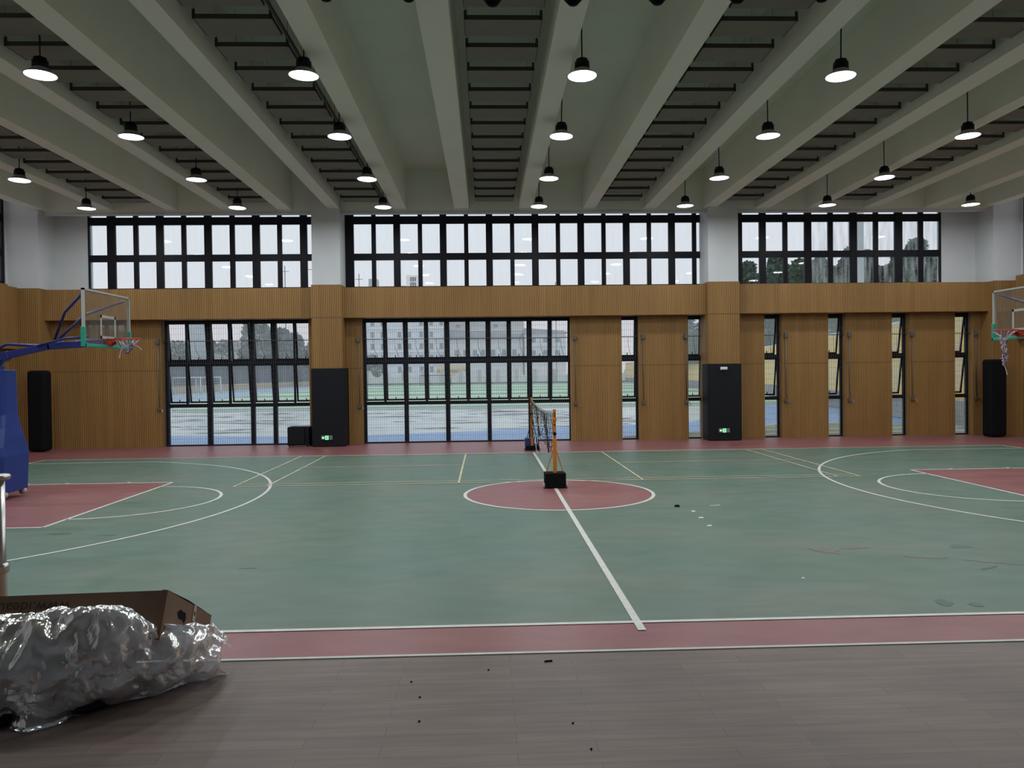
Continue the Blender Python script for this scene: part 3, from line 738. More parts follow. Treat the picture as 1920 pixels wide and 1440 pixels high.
            if q == 0: m.tube([rc + Vector((.03, 0, -.68)), rc + Vector((-.02, 0, -.80)), rc + Vector((-.05, 0, -.92))], .008, 5)
        m.build('net' if q == 0 else 'net_knots', mt, rim if q else rim)
    return t
a = make_stand('short'); a.location = (-8.75, .56, .04)
tag(a, 'blue padded basketball stand at the left with glass backboard and short torn net', 'basketball hoop')
b = make_stand('long'); b.location = (9.72, .74, .04); b.rotation_euler = (0, 0, PI)
tag(b, 'basketball stand at the right picture edge with long torn net hanging down', 'basketball hoop')

# ------------------------------------------------------------------ badminton posts and net
def post(y, lab, navy):
    t = thing('badminton_post', (0.0, y, 0), lab, 'net post', 'orange badminton net posts')
    bx = MB(); bx.box((-.21, -.16, .03), (.21, .20, .31)); 
    if navy:
        box('front_weight', (-.21, -.20, .015), (.21, -.05, .14), 'black_mat', t, .01); box('weight_box', (-.21, -.05, .03), (.21, .26, .36), 'navy_metal', t, .015)
    else: box('weight_box', (-.21, -.16, .02), (.21, .20, .31), 'black_mat', t, .012)
    for s in (-1, 1):
        m = MB(); m.tube([(s * .212, -.09, .06), (s * .245, -.09, .06)], .058, 16); m.build('wheel', 'tyre', t)
        m = MB(); m.tube([(s * .17, .05, .31), (s * .02, 0, .80)], .010, 6); m.build('brace', 'orange_metal' if not navy else 'black_mat', t)
    m = MB(); m.bar((0, -.02, .12), (0, -.02, .98), .075, .075); m.bar((0, -.02, .9), (0, -.02, 1.56), .055, .055); m.build('pole', 'orange_metal', t, .004)
    m = MB(); m.box((-.045, -.065, 1.36), (.045, .025, 1.41)); m.box((-.03, -.04, 1.56), (.03, .0, 1.59)); m.build('clamp', 'orange_metal', t, .004)
    m = MB(); m.tube([(0, -.085, 1.10), (0, -.055, 1.10)], .035, 12); m.tube([(0, -.07, 1.28), (0, -.045, 1.28)], .015, 8); m.box((-.006, -.056, 1.44), (.006, -.045, 1.53)); m.build('winch', 'black_mat', t)
    return t
post(.74, 'orange net post on a black weight box standing in the centre circle', False)
post(8.30, 'orange net post on a navy wheeled box near the far wall', True)
nm = MB(); y0, y1 = .78, 8.26
rnd = random.Random(3)
def ztop(t): return 1.53 - .10 * math.sin(PI * t)
NX = 46; NZ = 9
P = [[None] * (NZ + 1) for _ in range(NX + 1)]
for i in range(NX + 1):
    t_ = i / NX
    for j in range(NZ + 1):
        u = j / NZ
        drop = .76 + .12 * math.sin(t_ * 9) * u + (.18 * t_ ** 2)
        xx = .05 * u * math.sin(t_ * 17 + u * 3) + .03 * rnd.uniform(-1, 1) * u
        P[i][j] = Vector((xx, y0 + (y1 - y0) * t_ + .05 * rnd.uniform(-1, 1) * u, ztop(t_) - drop * u + .02 * rnd.uniform(-1, 1) * u))
for i in range(NX + 1):
    nm.tube([P[i][j] for j in range(NZ + 1)], .006, 4, cap=False)
for j in range(1, NZ + 1):
    nm.tube([P[i][j] for i in range(NX + 1)], .006, 4, cap=False)
net = thing('badminton_net', (0, 0, 0), 'sagging black badminton net between the two orange posts', 'net')
nm.build('mesh', 'net_black', net)
tp = MB()
for i in range(NX): 
    a_, b_ = P[i][0], P[i + 1][0]; dz = Vector((0, 0, .03))
    tp.raw([a_ - dz + Vector((-.004, 0, 0)), b_ - dz + Vector((-.004, 0, 0)), b_ + dz * .2, a_ + dz * .2, a_ - dz + Vector((.004, 0, 0)), b_ - dz + Vector((.004, 0, 0))], [(0, 1, 2, 3), (3, 2, 5, 4)])
tp.build('top_tape', 'net_tape', net)
lc = MB(); lc.tube([(0, 8.26, .80), (.02, 7.9, .62), (.05, 7.5, .40), (.02, 7.2, .30), (.06, 6.8, .34), (.04, 6.4, .50)], .016, 6); lc.tube([(.03, 7.1, .34), (.05, 7.0, .10), (.08, 6.9, .02)], .010, 5)
lc.build('loose_cord', 'net_tape', net)

# ------------------------------------------------------------------ small debris on the floor
def bit(name, x, y, z, sx_, sy_, h, m, lab, rz=0, cat='scrap'):
    o = MB(); o.raw([(-sx_ / 2, -sy_ / 2, 0), (sx_ * .45, -sy_ * .6, 0), (sx_ / 2, sy_ / 2, 0), (-sx_ * .4, sy_ * .45, 0), (-sx_ * .4, -sy_ * .4, h), (sx_ * .4, -sy_ * .4, h * .8), (sx_ * .35, sy_ * .4, h), (-sx_ * .35, sy_ * .35, h * .7)],
                    [(0, 3, 2, 1), (4, 5, 6, 7), (0, 1, 5, 4), (1, 2, 6, 5), (2, 3, 7, 6), (3, 0, 4, 7)])
    o = o.build(name, m); o.location = (x, y, z); o.rotation_euler = (0, 0, rz); tag(o, lab, cat); return o
bit('dark_scrap', 1.88, -1.64, .002, .09, .09, .03, 'black_mat', 'small black scrap on the green floor right of the centre circle')
bit('paper_strip', 2.55, -1.6, .003, .22, .03, .004, 'white_line', 'thin white strip on the green floor right of the black scrap', .25)
bit('paper_scrap', 2.03, -2.11, .003, .07, .06, .01, 'white_frame', 'white paper scrap, the closest one below the black scrap')
bit('paper_scrap', 2.00, -2.66, .003, .09, .05, .008, 'white_frame', 'white paper scrap, middle of three below the black scrap')
bit('paper_scrap', 1.95, -3.28, .003, .08, .05, .008, 'white_frame', 'white paper scrap, lowest of three below the black scrap')
bit('paper_scrap', 2.13, -6.2, .003, .04, .03, .006, 'white_frame', 'tiny white scrap on the green floor near the sideline')
bit('twig', -1.05, -10.32, .732, .05, .012, .006, 'black_mat', 'tiny dark twig lying on the stage planks near the edge', .1)
for k, (u, v) in enumerate(((-1.38, -10.42), (-1.78, -10.55), (-1.72, -10.74), (-1.70, -11.0), (-1.0, -11.06), (-.95, -11.3))):
    bit('grit', u, v, .732, .011, .009, .004, 'black_mat', 'speck of dark grit on the stage planks, %s' % ['nearest the edge trim', 'left one behind the first', 'just below the left one', 'third down on the left', 'right of centre', 'lowest in the picture'][k], .3 * k)['group'] = 'specks of grit on the stage'

# ------------------------------------------------------------------ handrail end on the stage, far left
t = thing('handrail', (-4.07, -10.2, .73), 'stainless steel handrail post at the left picture edge', 'handrail')
MB().tube([(0, 0, 0), (0, 0, 1.05)], .032, 16).build('post', 'steel', t)
m = MB(); m.lathe([(0, 1.07), (.055, 1.068), (.062, 1.055), (.055, 1.04), (0, 1.04)], 20); m.build('cap', 'steel', t)
m = MB(); m.tube([(0, 0, .55), (-1.6, 0, .55)], .016, 10); m.tube([(0, 0, 1.03), (-1.6, 0, 1.03)], .022, 10); m.lathe([(.034, .52), (.045, .53), (.045, .57), (.034, .58)], 16); m.build('rail', 'steel', t)
MB().tube([(-1.6, 0, 0), (-1.6, 0, 1.05)], .03, 12).build('post', 'steel', t)

# ------------------------------------------------------------------ tilted carton
A = Vector((-2.965, -10.66, 1.266)); B = Vector((-2.965, -10.08, .955))
ab = (B - A).normalized(); dn = Vector((0, ab.z, -ab.y)); TH = .235
Lx = Vector((-1.32, -.075, .0)); 
def carton():
    t = thing('cardboard_box', (0, 0, 0), 'long brown cardboard box tilted behind the plastic bag', 'box')
    m = MB(); D_ = A + dn * TH; C_ = B + dn * TH
    r4 = [A, B, C_, D_]; l4 = [p + Lx for p in r4]
    m.raw(r4 + l4, [(0, 1, 2, 3), (7, 6, 5, 4), (0, 4, 5, 1), (1, 5, 6, 2), (2, 6, 7, 3), (3, 7, 4, 0)])
    m.build('carton', 'cardboard', t)
    def onend(s, q, off=.002): return A + ab * s + dn * q + Vector((off, 0, 0))
    h = MB(); h.face([onend(*p) for p in ((.16, .075), (.20, .055), (.235, .062), (.27, .06), (.285, .085), (.27, .115), (.235, .10), (.19, .105))]); h.build('hand_hole', 'black_mat', t)
    h = MB(); h.face([onend(*p, .003) for p in ((.37, -.002), (.41, -.002), (.41, .085), (.37, .08))]); h.build('tape_strip', 'tape', t)
    h = MB(); h.face([onend(*p, .003) for p in ((.385, .03), (.40, .03), (.40, .055), (.385, .05))]); h.build('tape_print', 'cardboard_print', t)
    h = MB(); h.face([onend(*p, .003) for p in ((.52, .12), (.545, .12), (.545, .19), (.52, .18))]); h.build('printed_mark', 'cardboard_print', t)
    fl_ = MB(); w_ = (ab * .58); e0 = A + Vector((.0, 0, .001)); 
    fl_.raw([e0, e0 + w_ * .5 + Vector((.004, 0, .006)), e0 + w_, e0 + w_ + Vector((-.03, 0, .003)), e0 + w_ * .5 + Vector((-.03, 0, .008)), e0 + Vector((-.03, 0, .003))], [(0, 1, 4, 5), (1, 2, 3, 4)])
    fl_.build('top_flap_edge', 'cardboard_print', t)
    cu = bpy.data.curves.new('printed_text', 'FONT'); cu.body = 'www.ideaudio.com'; cu.size = .075; cu.extrude = .0005; cu.align_x = 'LEFT'
    tmp = bpy.data.objects.new('tmp', cu); C.objects.link(tmp); bpy.context.view_layer.update()
    me = bpy.data.meshes.new_from_object(tmp.evaluated_get(bpy.context.evaluated_depsgraph_get())); bpy.data.objects.remove(tmp)
    me.materials.clear(); me.materials.append(MATS['cardboard_print'])
    o = bpy.data.objects.new('printed_text', me); C.objects.link(o); o.parent = t
    ex = (-Lx).normalized(); ez = dn.normalized() * -1; ey = ez.cross(ex)   # front face frame
    right = -ex; up = dn.normalized()            # print is upside down
    nrm = right.cross(up)
    nrm = nrm.normalized()
    pos = A + Lx * .34 + dn * .035 + Vector((0, -.003, 0))
    o.matrix_local = Matrix(((right.x, up.x, nrm.x, pos.x), (right.y, up.y, nrm.y, pos.y), (right.z, up.z, nrm.z, pos.z), (0, 0, 0, 1)))
    return t
carton()
# black case under the bag
t = thing('equipment_case', (-3.72, -10.60, .73), 'black padded case on the stage wrapped in the plastic bag', 'case')
box('case_body', (-.60, -.20, 0), (.52, .14, .285), 'black_mat', t, .05, 3)
box('case_foot', (-.95, -.37, 0), (.16, -.18, .10), 'black_mat', t, .03, 3)
box('case_lid', (-.58, -.21, .10), (.40, .02, .34), 'case_sky_tint', t, .05, 3)
tb = MB(); tb.tube([(.2, -.26, .03), (.42, -.24, .03), (.50, -.16, .03)], .022, 8); tb.build('strap', 'black_vinyl', t)

# ------------------------------------------------------------------ crumpled plastic bag
def bag_mat():
    m = bpy.data.materials.new('plastic_film'); m.use_nodes = True
    t = m.node_tree; t.nodes.clear(); N = t.nodes.new; L = t.links.new
    tr = N('ShaderNodeBsdfTransparent'); tr.inputs[0].default_value = (.90, .94, 1.0, 1)
    gl = N('ShaderNodeBsdfGlossy'); gl.inputs['Roughness'].default_value = .14; gl.inputs[0].default_value = (1, 1, 1, 1)
    tl = N('ShaderNodeBsdfTranslucent'); tl.inputs[0].default_value = (.88, .90, .97, 1)
    df = N('ShaderNodeBsdfDiffuse'); df.inputs[0].default_value = (.92, .94, 1.0, 1)
    tc = N('ShaderNodeTexCoord')
    v = N('ShaderNodeTexVoronoi'); v.feature = 'DISTANCE_TO_EDGE'; v.inputs['Scale'].default_value = 7
    nz = N('ShaderNodeTexNoise'); nz.inputs['Scale'].default_value = 7; nz.inputs['Detail'].default_value = 3
    mxv = N('ShaderNodeMix'); mxv.data_type = 'VECTOR'; mxv.inputs[0].default_value = .12
    L(tc.outputs['Object'], nz.inputs[0]); L(tc.outputs['Object'], mxv.inputs[4]); L(nz.outputs[1], mxv.inputs[5]); L(mxv.outputs[1], v.inputs[0])
    a = N('ShaderNodeMath'); a.operation = 'MULTIPLY_ADD'; a.inputs[1].default_value = .8; L(nz.outputs[0], a.inputs[0]); L(v.outputs[0], a.inputs[2])
    bp = N('ShaderNodeBump'); bp.inputs['Strength'].default_value = .8; bp.inputs['Distance'].default_value = .022; L(a.outputs[0], bp.inputs['Height'])
    for s in (gl,): L(bp.outputs[0], s.inputs['Normal'])
    m0 = N('ShaderNodeMixShader'); m0.inputs[0].default_value = .55; L(tl.outputs[0], m0.inputs[1]); L(df.outputs[0], m0.inputs[2])
    n2 = N('ShaderNodeTexNoise'); n2.inputs['Scale'].default_value = 3.2; n2.inputs['Detail'].default_value = 4; L(tc.outputs['Object'], n2.inputs[0])
    mr = N('ShaderNodeMapRange'); L(n2.outputs[0], mr.inputs[0]); mr.inputs[1].default_value = .38; mr.inputs[2].default_value = .68; mr.inputs[3].default_value = .05; mr.inputs[4].default_value = .55
    sp = N('ShaderNodeSeparateXYZ'); L(tc.outputs['Object'], sp.inputs[0])
    mr2 = N('ShaderNodeMapRange'); L(sp.outputs[0], mr2.inputs[0]); mr2.inputs[1].default_value = -3.35; mr2.inputs[2].default_value = -3.0; mr2.inputs[3].default_value = 0; mr2.inputs[4].default_value = .45
    ad_ = N('ShaderNodeMath'); ad_.operation = 'ADD'; L(mr.outputs[0], ad_.inputs[0]); L(mr2.outputs[0], ad_.inputs[1])
    m1 = N('ShaderNodeMixShader'); L(ad_.outputs[0], m1.inputs[0]); L(tr.outputs[0], m1.inputs[1]); L(m0.outputs[0], m1.inputs[2])
    lw = N('ShaderNodeLayerWeight'); lw.inputs[0].default_value = .35; L(bp.outputs[0], lw.inputs['Normal'])
    b_ = N('ShaderNodeMath'); b_.operation = 'MULTIPLY_ADD'; L(lw.outputs['Fresnel'], b_.inputs[0]); b_.inputs[1].default_value = .75; b_.inputs[2].default_value = .07
    m2 = N('ShaderNodeMixShader'); L(b_.outputs[0], m2.inputs[0]); L(m1.outputs[0], m2.inputs[1]); L(gl.outputs[0], m2.inputs[2])
    o = N('ShaderNodeOutputMaterial'); L(m2.outputs[0], o.inputs[0]); MATS['plastic_film'] = m
bag_mat()
# stations along x: outline of the bag's cross-section from its back foot over the top to the front foot
ST = [
 (-4.55, [(-10.62, .95), (-10.72, 1.12), (-10.84, 1.12), (-10.92, 1.00), (-10.86, .84), (-10.64, .74)]),
 (-4.10, [(-10.62, .98), (-10.74, 1.15), (-10.86, 1.15), (-10.96, 1.00), (-10.90, .84), (-10.68, .74)]),
 (-3.80, [(-10.64, 1.03), (-10.76, 1.16), (-10.88, 1.155), (-11.0, 1.00), (-10.96, .86), (-10.72, .735)]),
 (-3.58, [(-10.66, 1.06), (-10.78, 1.195), (-10.90, 1.18), (-11.03, 1.02), (-11.0, .86), (-10.86, .735)]),
 (-3.40, [(-10.68, 1.08), (-10.79, 1.22), (-10.89, 1.20), (-11.0, 1.02), (-10.97, .86), (-10.84, .735)]),
 (-3.22, [(-10.68, 1.08), (-10.79, 1.23), (-10.88, 1.215), (-10.95, 1.02), (-10.88, .85), (-10.70, .735)]),
 (-3.10, [(-10.68, 1.05), (-10.79, 1.215), (-10.87, 1.19), (-10.90, 1.00), (-10.80, .85), (-10.62, .735)]),
 (-3.00, [(-10.62, .96), (-10.72, 1.13), (-10.80, 1.09), (-10.80, .95), (-10.70, .82), (-10.52, .735)]),
 (-2.90, [(-10.46, .93), (-10.58, 1.095), (-10.68, 1.06), (-10.70, .90), (-10.58, .80), (-10.42, .735)]),
 (-2.83, [(-10.36, .90), (-10.46, 1.045), (-10.56, 1.01), (-10.58, .87), (-10.50, .78), (-10.38, .735)]),
 (-2.775, [(-10.32, .84), (-10.40, .94), (-10.48, .92), (-10.50, .83), (-10.45, .77), (-10.38, .735)]),
]
def lerp(a, b, t): return a + (b - a) * t
def cr(p0, p1, p2, p3, t): return .5 * ((2 * p1) + (-p0 + p2) * t + (2 * p0 - 5 * p1 + 4 * p2 - p3) * t * t + (-p0 + 3 * p1 - 3 * p2 + p3) * t ** 3)
def loft(NU, NV, shrink=0.0):
    cols_ = []
    for i in range(NU + 1):
        u = i / NU * (len(ST) - 1); k = min(int(u), len(ST) - 2); f = u - k
        idx = [max(k - 1, 0), k, k + 1, min(k + 2, len(ST) - 1)]
        x = cr(*[ST[j][0] for j in idx], f)
        prof = [Vector((x, cr(*[ST[j][1][q][0] for j in idx], f), cr(*[ST[j][1][q][1] for j in idx], f))) for q in range(6)]
        c_ = sum(prof, Vector()) / 6
        col = []
        for j in range(NV + 1):
            v = j / NV * 5; q = min(int(v), 4); g_ = v - q
            pp = [prof[max(q - 1, 0)], prof[q], prof[q + 1], prof[min(q + 2, 5)]]
            p = cr(*pp, g_)
            if shrink:
                d = p - c_; p = c_ + d * max(0, 1 - shrink / max(d.length, .05))
            col.append(p)
        cols_.append(col)
    V = [p for c in cols_ for p in c]
    F = [(i * (NV + 1) + j, (i + 1) * (NV + 1) + j, (i + 1) * (NV + 1) + j + 1, i * (NV + 1) + j + 1) for i in range(NU) for j in range(NV)]
    return V, F
def crumple(NU=150, NV=84, frames=22):
    """a film 10 to 15 % larger than the heap it wraps, held at scattered points, buckles into real folds"""
    V, F = loft(NU, NV)
    V = [Vector(v) + Vector((noise.noise(v * 9), noise.noise(v * 9 + Vector((5, 5, 5))), noise.noise(v * 8 + Vector((9, 2, 2))))) * .014 for v in V]
    m = MB(); m.raw(V, F, True); co = m.build('tmp_film', 'plastic_film')
    vg = co.vertex_groups.new(name='hold'); rn = random.Random(21)
    for i in range(NU + 1):
        for j in range(NV + 1):
            if rn.random() < .0075 or j in (0, NV) or (i == NU and j % 6 == 0) or (j == 30 and i % 9 == 0): vg.add([i * (NV + 1) + j], 1.0, 'REPLACE')
    cl = co.modifiers.new('cl', 'CLOTH'); st_ = cl.settings
    st_.quality = 8; st_.mass = .15; st_.tension_stiffness = 40; st_.compression_stiffness = 40; st_.shear_stiffness = 20; st_.bending_stiffness = .6; st_.air_damping = 3
    st_.tension_damping = 8; st_.compression_damping = 8; st_.vertex_group_mass = 'hold'; st_.pin_stiffness = 20
    st_.shrink_min = -.13; st_.shrink_max = -.13
    st_.effector_weights.gravity = .25
    cl.collision_settings.use_collision = False; cl.collision_settings.use_self_collision = False
    S.frame_start = 1; S.frame_end = frames
    cl.point_cache.frame_start = 1; cl.point_cache.frame_end = frames
    for f in range(1, frames + 1): S.frame_set(f)
    ev = co.evaluated_get(bpy.context.evaluated_depsgraph_get()); me = ev.to_mesh()
    out = [v.co.copy() for v in me.vertices]; ev.to_mesh_clear()
    d_ = co.data; bpy.data.objects.remove(co); bpy.data.meshes.remove(d_)
    S.frame_set(1)
    return out, F, NU, NV
def bag():
    V, F, NU, NV = crumple()
    V = [Vector((p.x, p.y, max(p.z, .7365))) for p in V]
    m = MB(); m.raw(V, F, True)
    o = m.build('plastic_bag', 'plastic_film')
    tag(o, 'crumpled clear plastic bag heaped on the stage in front of the cardboard box', 'plastic bag')
    # loose skirt of film trailing on the floor
    SK = MB(); rn = random.Random(2)
    n = 60; k2 = 10; VV = []
    path = [(-4.3, -10.60), (-3.85, -10.64), (-3.62, -10.86), (-3.48, -10.92), (-3.36, -10.80), (-3.24, -10.66), (-3.10, -10.56), (-2.98, -10.46)]
    outp = [(-4.3, -10.68), (-3.85, -10.74), (-3.62, -10.96), (-3.45, -11.02), (-3.28, -10.86), (-3.20, -10.74), (-3.04, -10.66), (-2.94, -10.52)]
    for i in range(n + 1):
        u = i / n * (len(path) - 1); k = min(int(u), len(path) - 2); f = u - k
        p = Vector((lerp(path[k][0], path[k + 1][0], f), lerp(path[k][1], path[k + 1][1], f), .80)); q = Vector((lerp(outp[k][0], outp[k + 1][0], f), lerp(outp[k][1], outp[k + 1][1], f), .737))
        for j in range(k2 + 1):
            g_ = j / k2; r = p.lerp(q, g_); r.z = lerp(.86, .738, min(1, g_ * 1.4)) + .03 * abs(noise.noise(r * 14)) * (1.1 - g_) + .008 * abs(noise.noise(r * 30))
            r.y += .03 * noise.noise(r * 9) * g_; VV.append(r)
    FF = [(i * (k2 + 1) + j, (i + 1) * (k2 + 1) + j, (i + 1) * (k2 + 1) + j + 1, i * (k2 + 1) + j + 1) for i in range(n) for j in range(k2)]
    SK.raw(VV, FF, False); SK.build('loose_film', 'plastic_film', o)
bag()

# ------------------------------------------------------------------ outdoors
def poly(name, pts, m, z): 
    o = MB(); o.face([(p[0], p[1], z) for p in pts]); return S_(o.build(name, m))
poly('ground', [(-300, 11.5), (300, 11.5), (300, 420), (-300, 420)], 'yard', -.16)
poly('ground', [(-60, 11.5), (40, 11.5), (40, 60), (-60, 60)], 'wet_court', -.14)
# blue running track: near curve and far straight
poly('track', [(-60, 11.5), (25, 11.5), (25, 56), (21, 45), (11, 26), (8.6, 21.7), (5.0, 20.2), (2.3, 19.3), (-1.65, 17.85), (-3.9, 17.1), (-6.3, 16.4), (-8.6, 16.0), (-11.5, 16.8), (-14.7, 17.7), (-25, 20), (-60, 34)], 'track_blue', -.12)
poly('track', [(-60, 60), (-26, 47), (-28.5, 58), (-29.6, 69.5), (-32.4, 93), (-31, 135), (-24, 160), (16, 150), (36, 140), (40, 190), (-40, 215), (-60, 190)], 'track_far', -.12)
turf = MB()
tf = [(-23.4, 39.5), (-26.9, 47.6)]
ys = [39.2 + 0.0, 43, 47, 52, 58, 65, 73, 82, 92, 103, 115, 128, 142, 158]
lx = [-23, -25, -26.5, -28, -28.8, -29.5, -30.3, -31.2, -32.3, -32.5, -32, -31, -29, -24]
for i in range(len(ys) - 1):
    turf.k = i % 2
    turf.face([(lx[i], ys[i], -.10), (36, ys[i], -.10), (36, ys[i + 1], -.10), (lx[i + 1], ys[i + 1], -.10)])
S_(turf.build('ground', ['turf_a', 'turf_b']))
kb = MB()
for x0, y0, x1, y1 in ((-26, 39.0, 24, 38.6),): kb.bar((x0, y0, -.08), (x1, y1, -.08), .25, .08)
S_(kb.build('kerb', 'render_grey'))
ol = MB()
seg(ol, (-12, 27), (-4, 33), .12, -.105); seg(ol, (4, 22), (16, 44), .12, -.105); seg(ol, (-15, 22), (-24, 30), .12, -.105); seg(ol, (-20, 44), (-5, 70), .15, -.09); seg(ol, (6, 45), (3, 60), .15, -.09)
arc(ol, 17, 32, 5, 0, 2 * PI, .12, 40, -.105); seg(ol, (10, 20), (24, 34), .12, -.105)
for k in range(5): seg(ol, (-40, 12.6 + k * 1.0), (14, 12.9 + k * 1.1), .05, -.105)
S_(ol.build('track_lines', 'white_frame'))
poly('lawn', [(3.5, 11.5), (3.9, 12.8), (6.5, 14.1), (9, 16), (11, 17.5), (13.8, 18.0), (16.5, 17.6), (20, 16), (20, 11.5)], 'lawn', -.08)
kb = MB()
for p, q in (((3.6, 12.9), (6.5, 14.2)), ((6.5, 14.2), (9, 16.1)), ((9, 16.1), (11, 17.6)), ((11, 17.6), (14, 18.1)), ((6.4, 12.7), (20, 13.4)), ((8, 14.3), (20, 15.2))): kb.bar((*p, -.05), (*q, -.05), .16, .1)
S_(kb.build('kerb', 'render_white'))
# muddy streaks drying on the wet court
md = MB(); rn = random.Random(12)
for k in range(130):
    cx, cy = rn.uniform(-26, 8), rn.uniform(18.5, 37); L_ = rn.uniform(.6, 3.6); w_ = rn.uniform(.08, .42)
    pts = []; n = 9
    for i in range(n): pts.append((cx - L_ / 2 + L_ * i / (n - 1), cy + w_ * (.3 + rn.random()) * math.sin(PI * i / (n - 1)), -.13))
    for i in range(n): pts.append((cx + L_ / 2 - L_ * i / (n - 1), cy - w_ * (.3 + rn.random()) * math.sin(PI * i / (n - 1)), -.13))
    md.face(pts)
tag(md.build('mud_streaks', 'mud'), 'dark streaks on the wet court outside the tall windows', 'mud', kind='stuff')

def goal(x, y, w, h, rz, m, lab, cat='goal', grp=None):
    t = thing('football_goal', (x, y, -.1), lab, cat, grp, rz)
    MB().tube([(-w / 2, 0, 0), (-w / 2, 0, h), (w / 2, 0, h), (w / 2, 0, 0)], .10, 8).build('goal_frame', m, t)
    MB().tube([(-w / 2, 0, h * .55), (-w / 2, 1.0, 0), (w / 2, 1.0, 0), (w / 2, 0, h * .55)], .07, 6).build('rear_stay', m, t)
    n = MB()
    for k in range(13): n.tube([(-w / 2 + w * k / 12, 0, h), (-w / 2 + w * k / 12, 1.0, 0)], .008, 3)
    for k in range(6): n.tube([(-w / 2, k / 6, h - h * k / 6), (w / 2, k / 6, h - h * k / 6)], .008, 3)
    n.build('goal_net', m, t)
goal(-44.0, 94.5, 3.9, 2.4, 0, 'white_frame', 'white goal outside seen in the left window, left of two', grp='white goals beside the track')
goal(-42.4, 98.5, 3.6, 2.4, 0, 'white_frame', 'white goal outside seen in the left window, right of two', grp='white goals beside the track')
goal(14.8, 52, 2.0, 3.2, 1.2, 'white_frame', 'white goal frame outside seen through a narrow window left of the right pillar')
goal(-12.8, 157, 7.0, 2.2, 0, 'fence_slate', 'dark goal frame far off in front of the scalloped white wall')

# far scalloped white wall
t = thing('boundary_wall', (0, 176, -.1), 'long white boundary wall with scalloped top beyond the field', 'wall')
m = MB(); pts = []
for k in range(20):
    xa = -50 + k * 4.7
    n = 14
    for i in range(n):
        u = i / n; z = 3.4 - (1.55 * math.sqrt(max(0, 1 - ((u - .55) / .33) ** 2)) if abs(u - .55) < .33 else 0)
        pts.append((xa + 4.7 * u, z))
for i in range(len(pts) - 1):
    (a_, za), (b_, zb) = pts[i], pts[i + 1]
    m.raw([(a_, 0, 0), (b_, 0, 0), (b_, 0, zb), (a_, 0, za), (a_, .3, 0), (b_, .3, 0), (b_, .3, zb), (a_, .3, za)], [(0, 1, 2, 3), (7, 6, 5, 4), (3, 2, 6, 7)])
m.build('wall_face', 'render_white', t)
for k in range(20): box('pier', (-50 + k * 4.7 - .45, -.25, 0), (-50 + k * 4.7 + .45, .4, 3.5), 'render_grey', t)
S_(box('ground', (-50, 168, -.12), (40, 176, .22), 'verge'))

def building(name, x, y, w, d, h, m, lab, rowsz, colsx, ww, wh, roof=None):
    t = thing(name, (x, y, -.1), lab, 'building')
    box('wall', (-w / 2, 0, 0), (w / 2, d, h), m, t)
    for z in rowsz:
        for cx in colsx:
            if (hash((round(cx, 1), z)) & 7) == 0 and len(colsx) > 4: continue
            f = box('window', (cx - ww / 2, -.08, z), (cx + ww / 2, .02, z + wh), 'render_white', t)
            box('pane', (cx - ww / 2 + .1, -.1, z + .1), (cx + ww / 2 - .1, -.07, z + wh - .1), 'pane_dark', f)
    if roof:
        r = MB(); r.raw([(-w / 2 - .6, -.8, h), (w / 2 + .6, -.8, h - roof * .0), (w / 2 + .6, d + .5, h), (-w / 2 - .6, d + .5, h), (-w / 2, d / 2, h + roof), (w / 2, d / 2, h + roof * .5)],
                        [(0, 3, 2, 1), (0, 1, 5, 4), (2, 3, 4, 5), (0, 4, 3), (1, 2, 5)])
        r.build('roof', 'roof_grey', t)
    for z in rowsz[1:]: box('ledge', (-w / 2 - .1, -.3, z - .9), (w / 2 + .1, .05, z - .7), 'render_white', t)
    return t
building('apartment_block', -25, 212, 25, 14, 22.5, 'render_white', 'pale apartment block behind the left part of the middle window', [3, 6.5, 10, 13.5, 17], [-10, -7, -2, 1, 4.5, 7.5, 10.5], 1.3, 1.9)
building('workshop_building', -1.5, 206, 22, 12, 12.6, 'render_cream', 'low cream building with square windows behind the middle window', [7.6], [-8.2, -5.6, -2.9, -.6, 2.4, 5.6, 8.6], 1.5, 2.0, 3.2)
building('annex_building', 16.0, 203, 12, 10, 14.0, 'render_cream', 'cream annex with sloping roof at the right of the middle window', [7.6, 11.2], [-3.5, 0, 3.5], 1.6, 1.6, 1.8)
building('tenement_block', -1, 226, 24, 10, 20.0, 'render_grey', 'grey tenement rising behind the low cream building', [14, 17], [-9, -5, -1, 3, 7], 1.8, 1.4)
building('house', -66.8, 184, 9, 8, 9.5, 'render_grey', 'distant grey house seen through the left window', [2.5, 5.5], [-3, 0, 3], 1.2, 1.4, 3)
building('garden_hut', -58.8, 146, 4.5, 4, 6.0, 'tower_blue', 'small bluish gabled hut among trees seen through the left window', [3.4], [0], 1.0, 1.0, 1.9)
t = thing('water_tank_tower', (-26.5, 232, 0), 'white rooftop blocks with dark lettering above the wooden band', 'rooftop tower')
box('tank_block', (-2.4, 0, 0), (2.9, 5, 31.3), 'tower_blue', t); box('sign_block', (-.2, -1, 30.2), (4.4, 3, 34.6), 'render_white', t)
box('side_block', (-12.5, 0, 0), (-9.8, 5, 33.6), 'tower_blue', t)
g_ = MB()
for z in (32.6, 30.9):
    for dx, w_, dz, h_ in ((1.1, 1.8, 1.0, .25), (1.1, 1.8, .5, .2), (1.1, .25, 0, 1.2), (2.65, .25, 0, 1.2), (1.9, .22, 0, 1.3), (1.1, 1.8, 0, .2)): g_.box((dx, -1.1, z + dz), (dx + w_, -1.0, z + dz + h_))
g_.build('sign_letters', 'roof_grey', t)
tag(MB().tube([(-52.5, 122, 0), (-52.5, 122, 16)], 1.7, 20).build('grey_tower', 'tower_blue'), 'round grey tower outside behind the left window', 'tower')
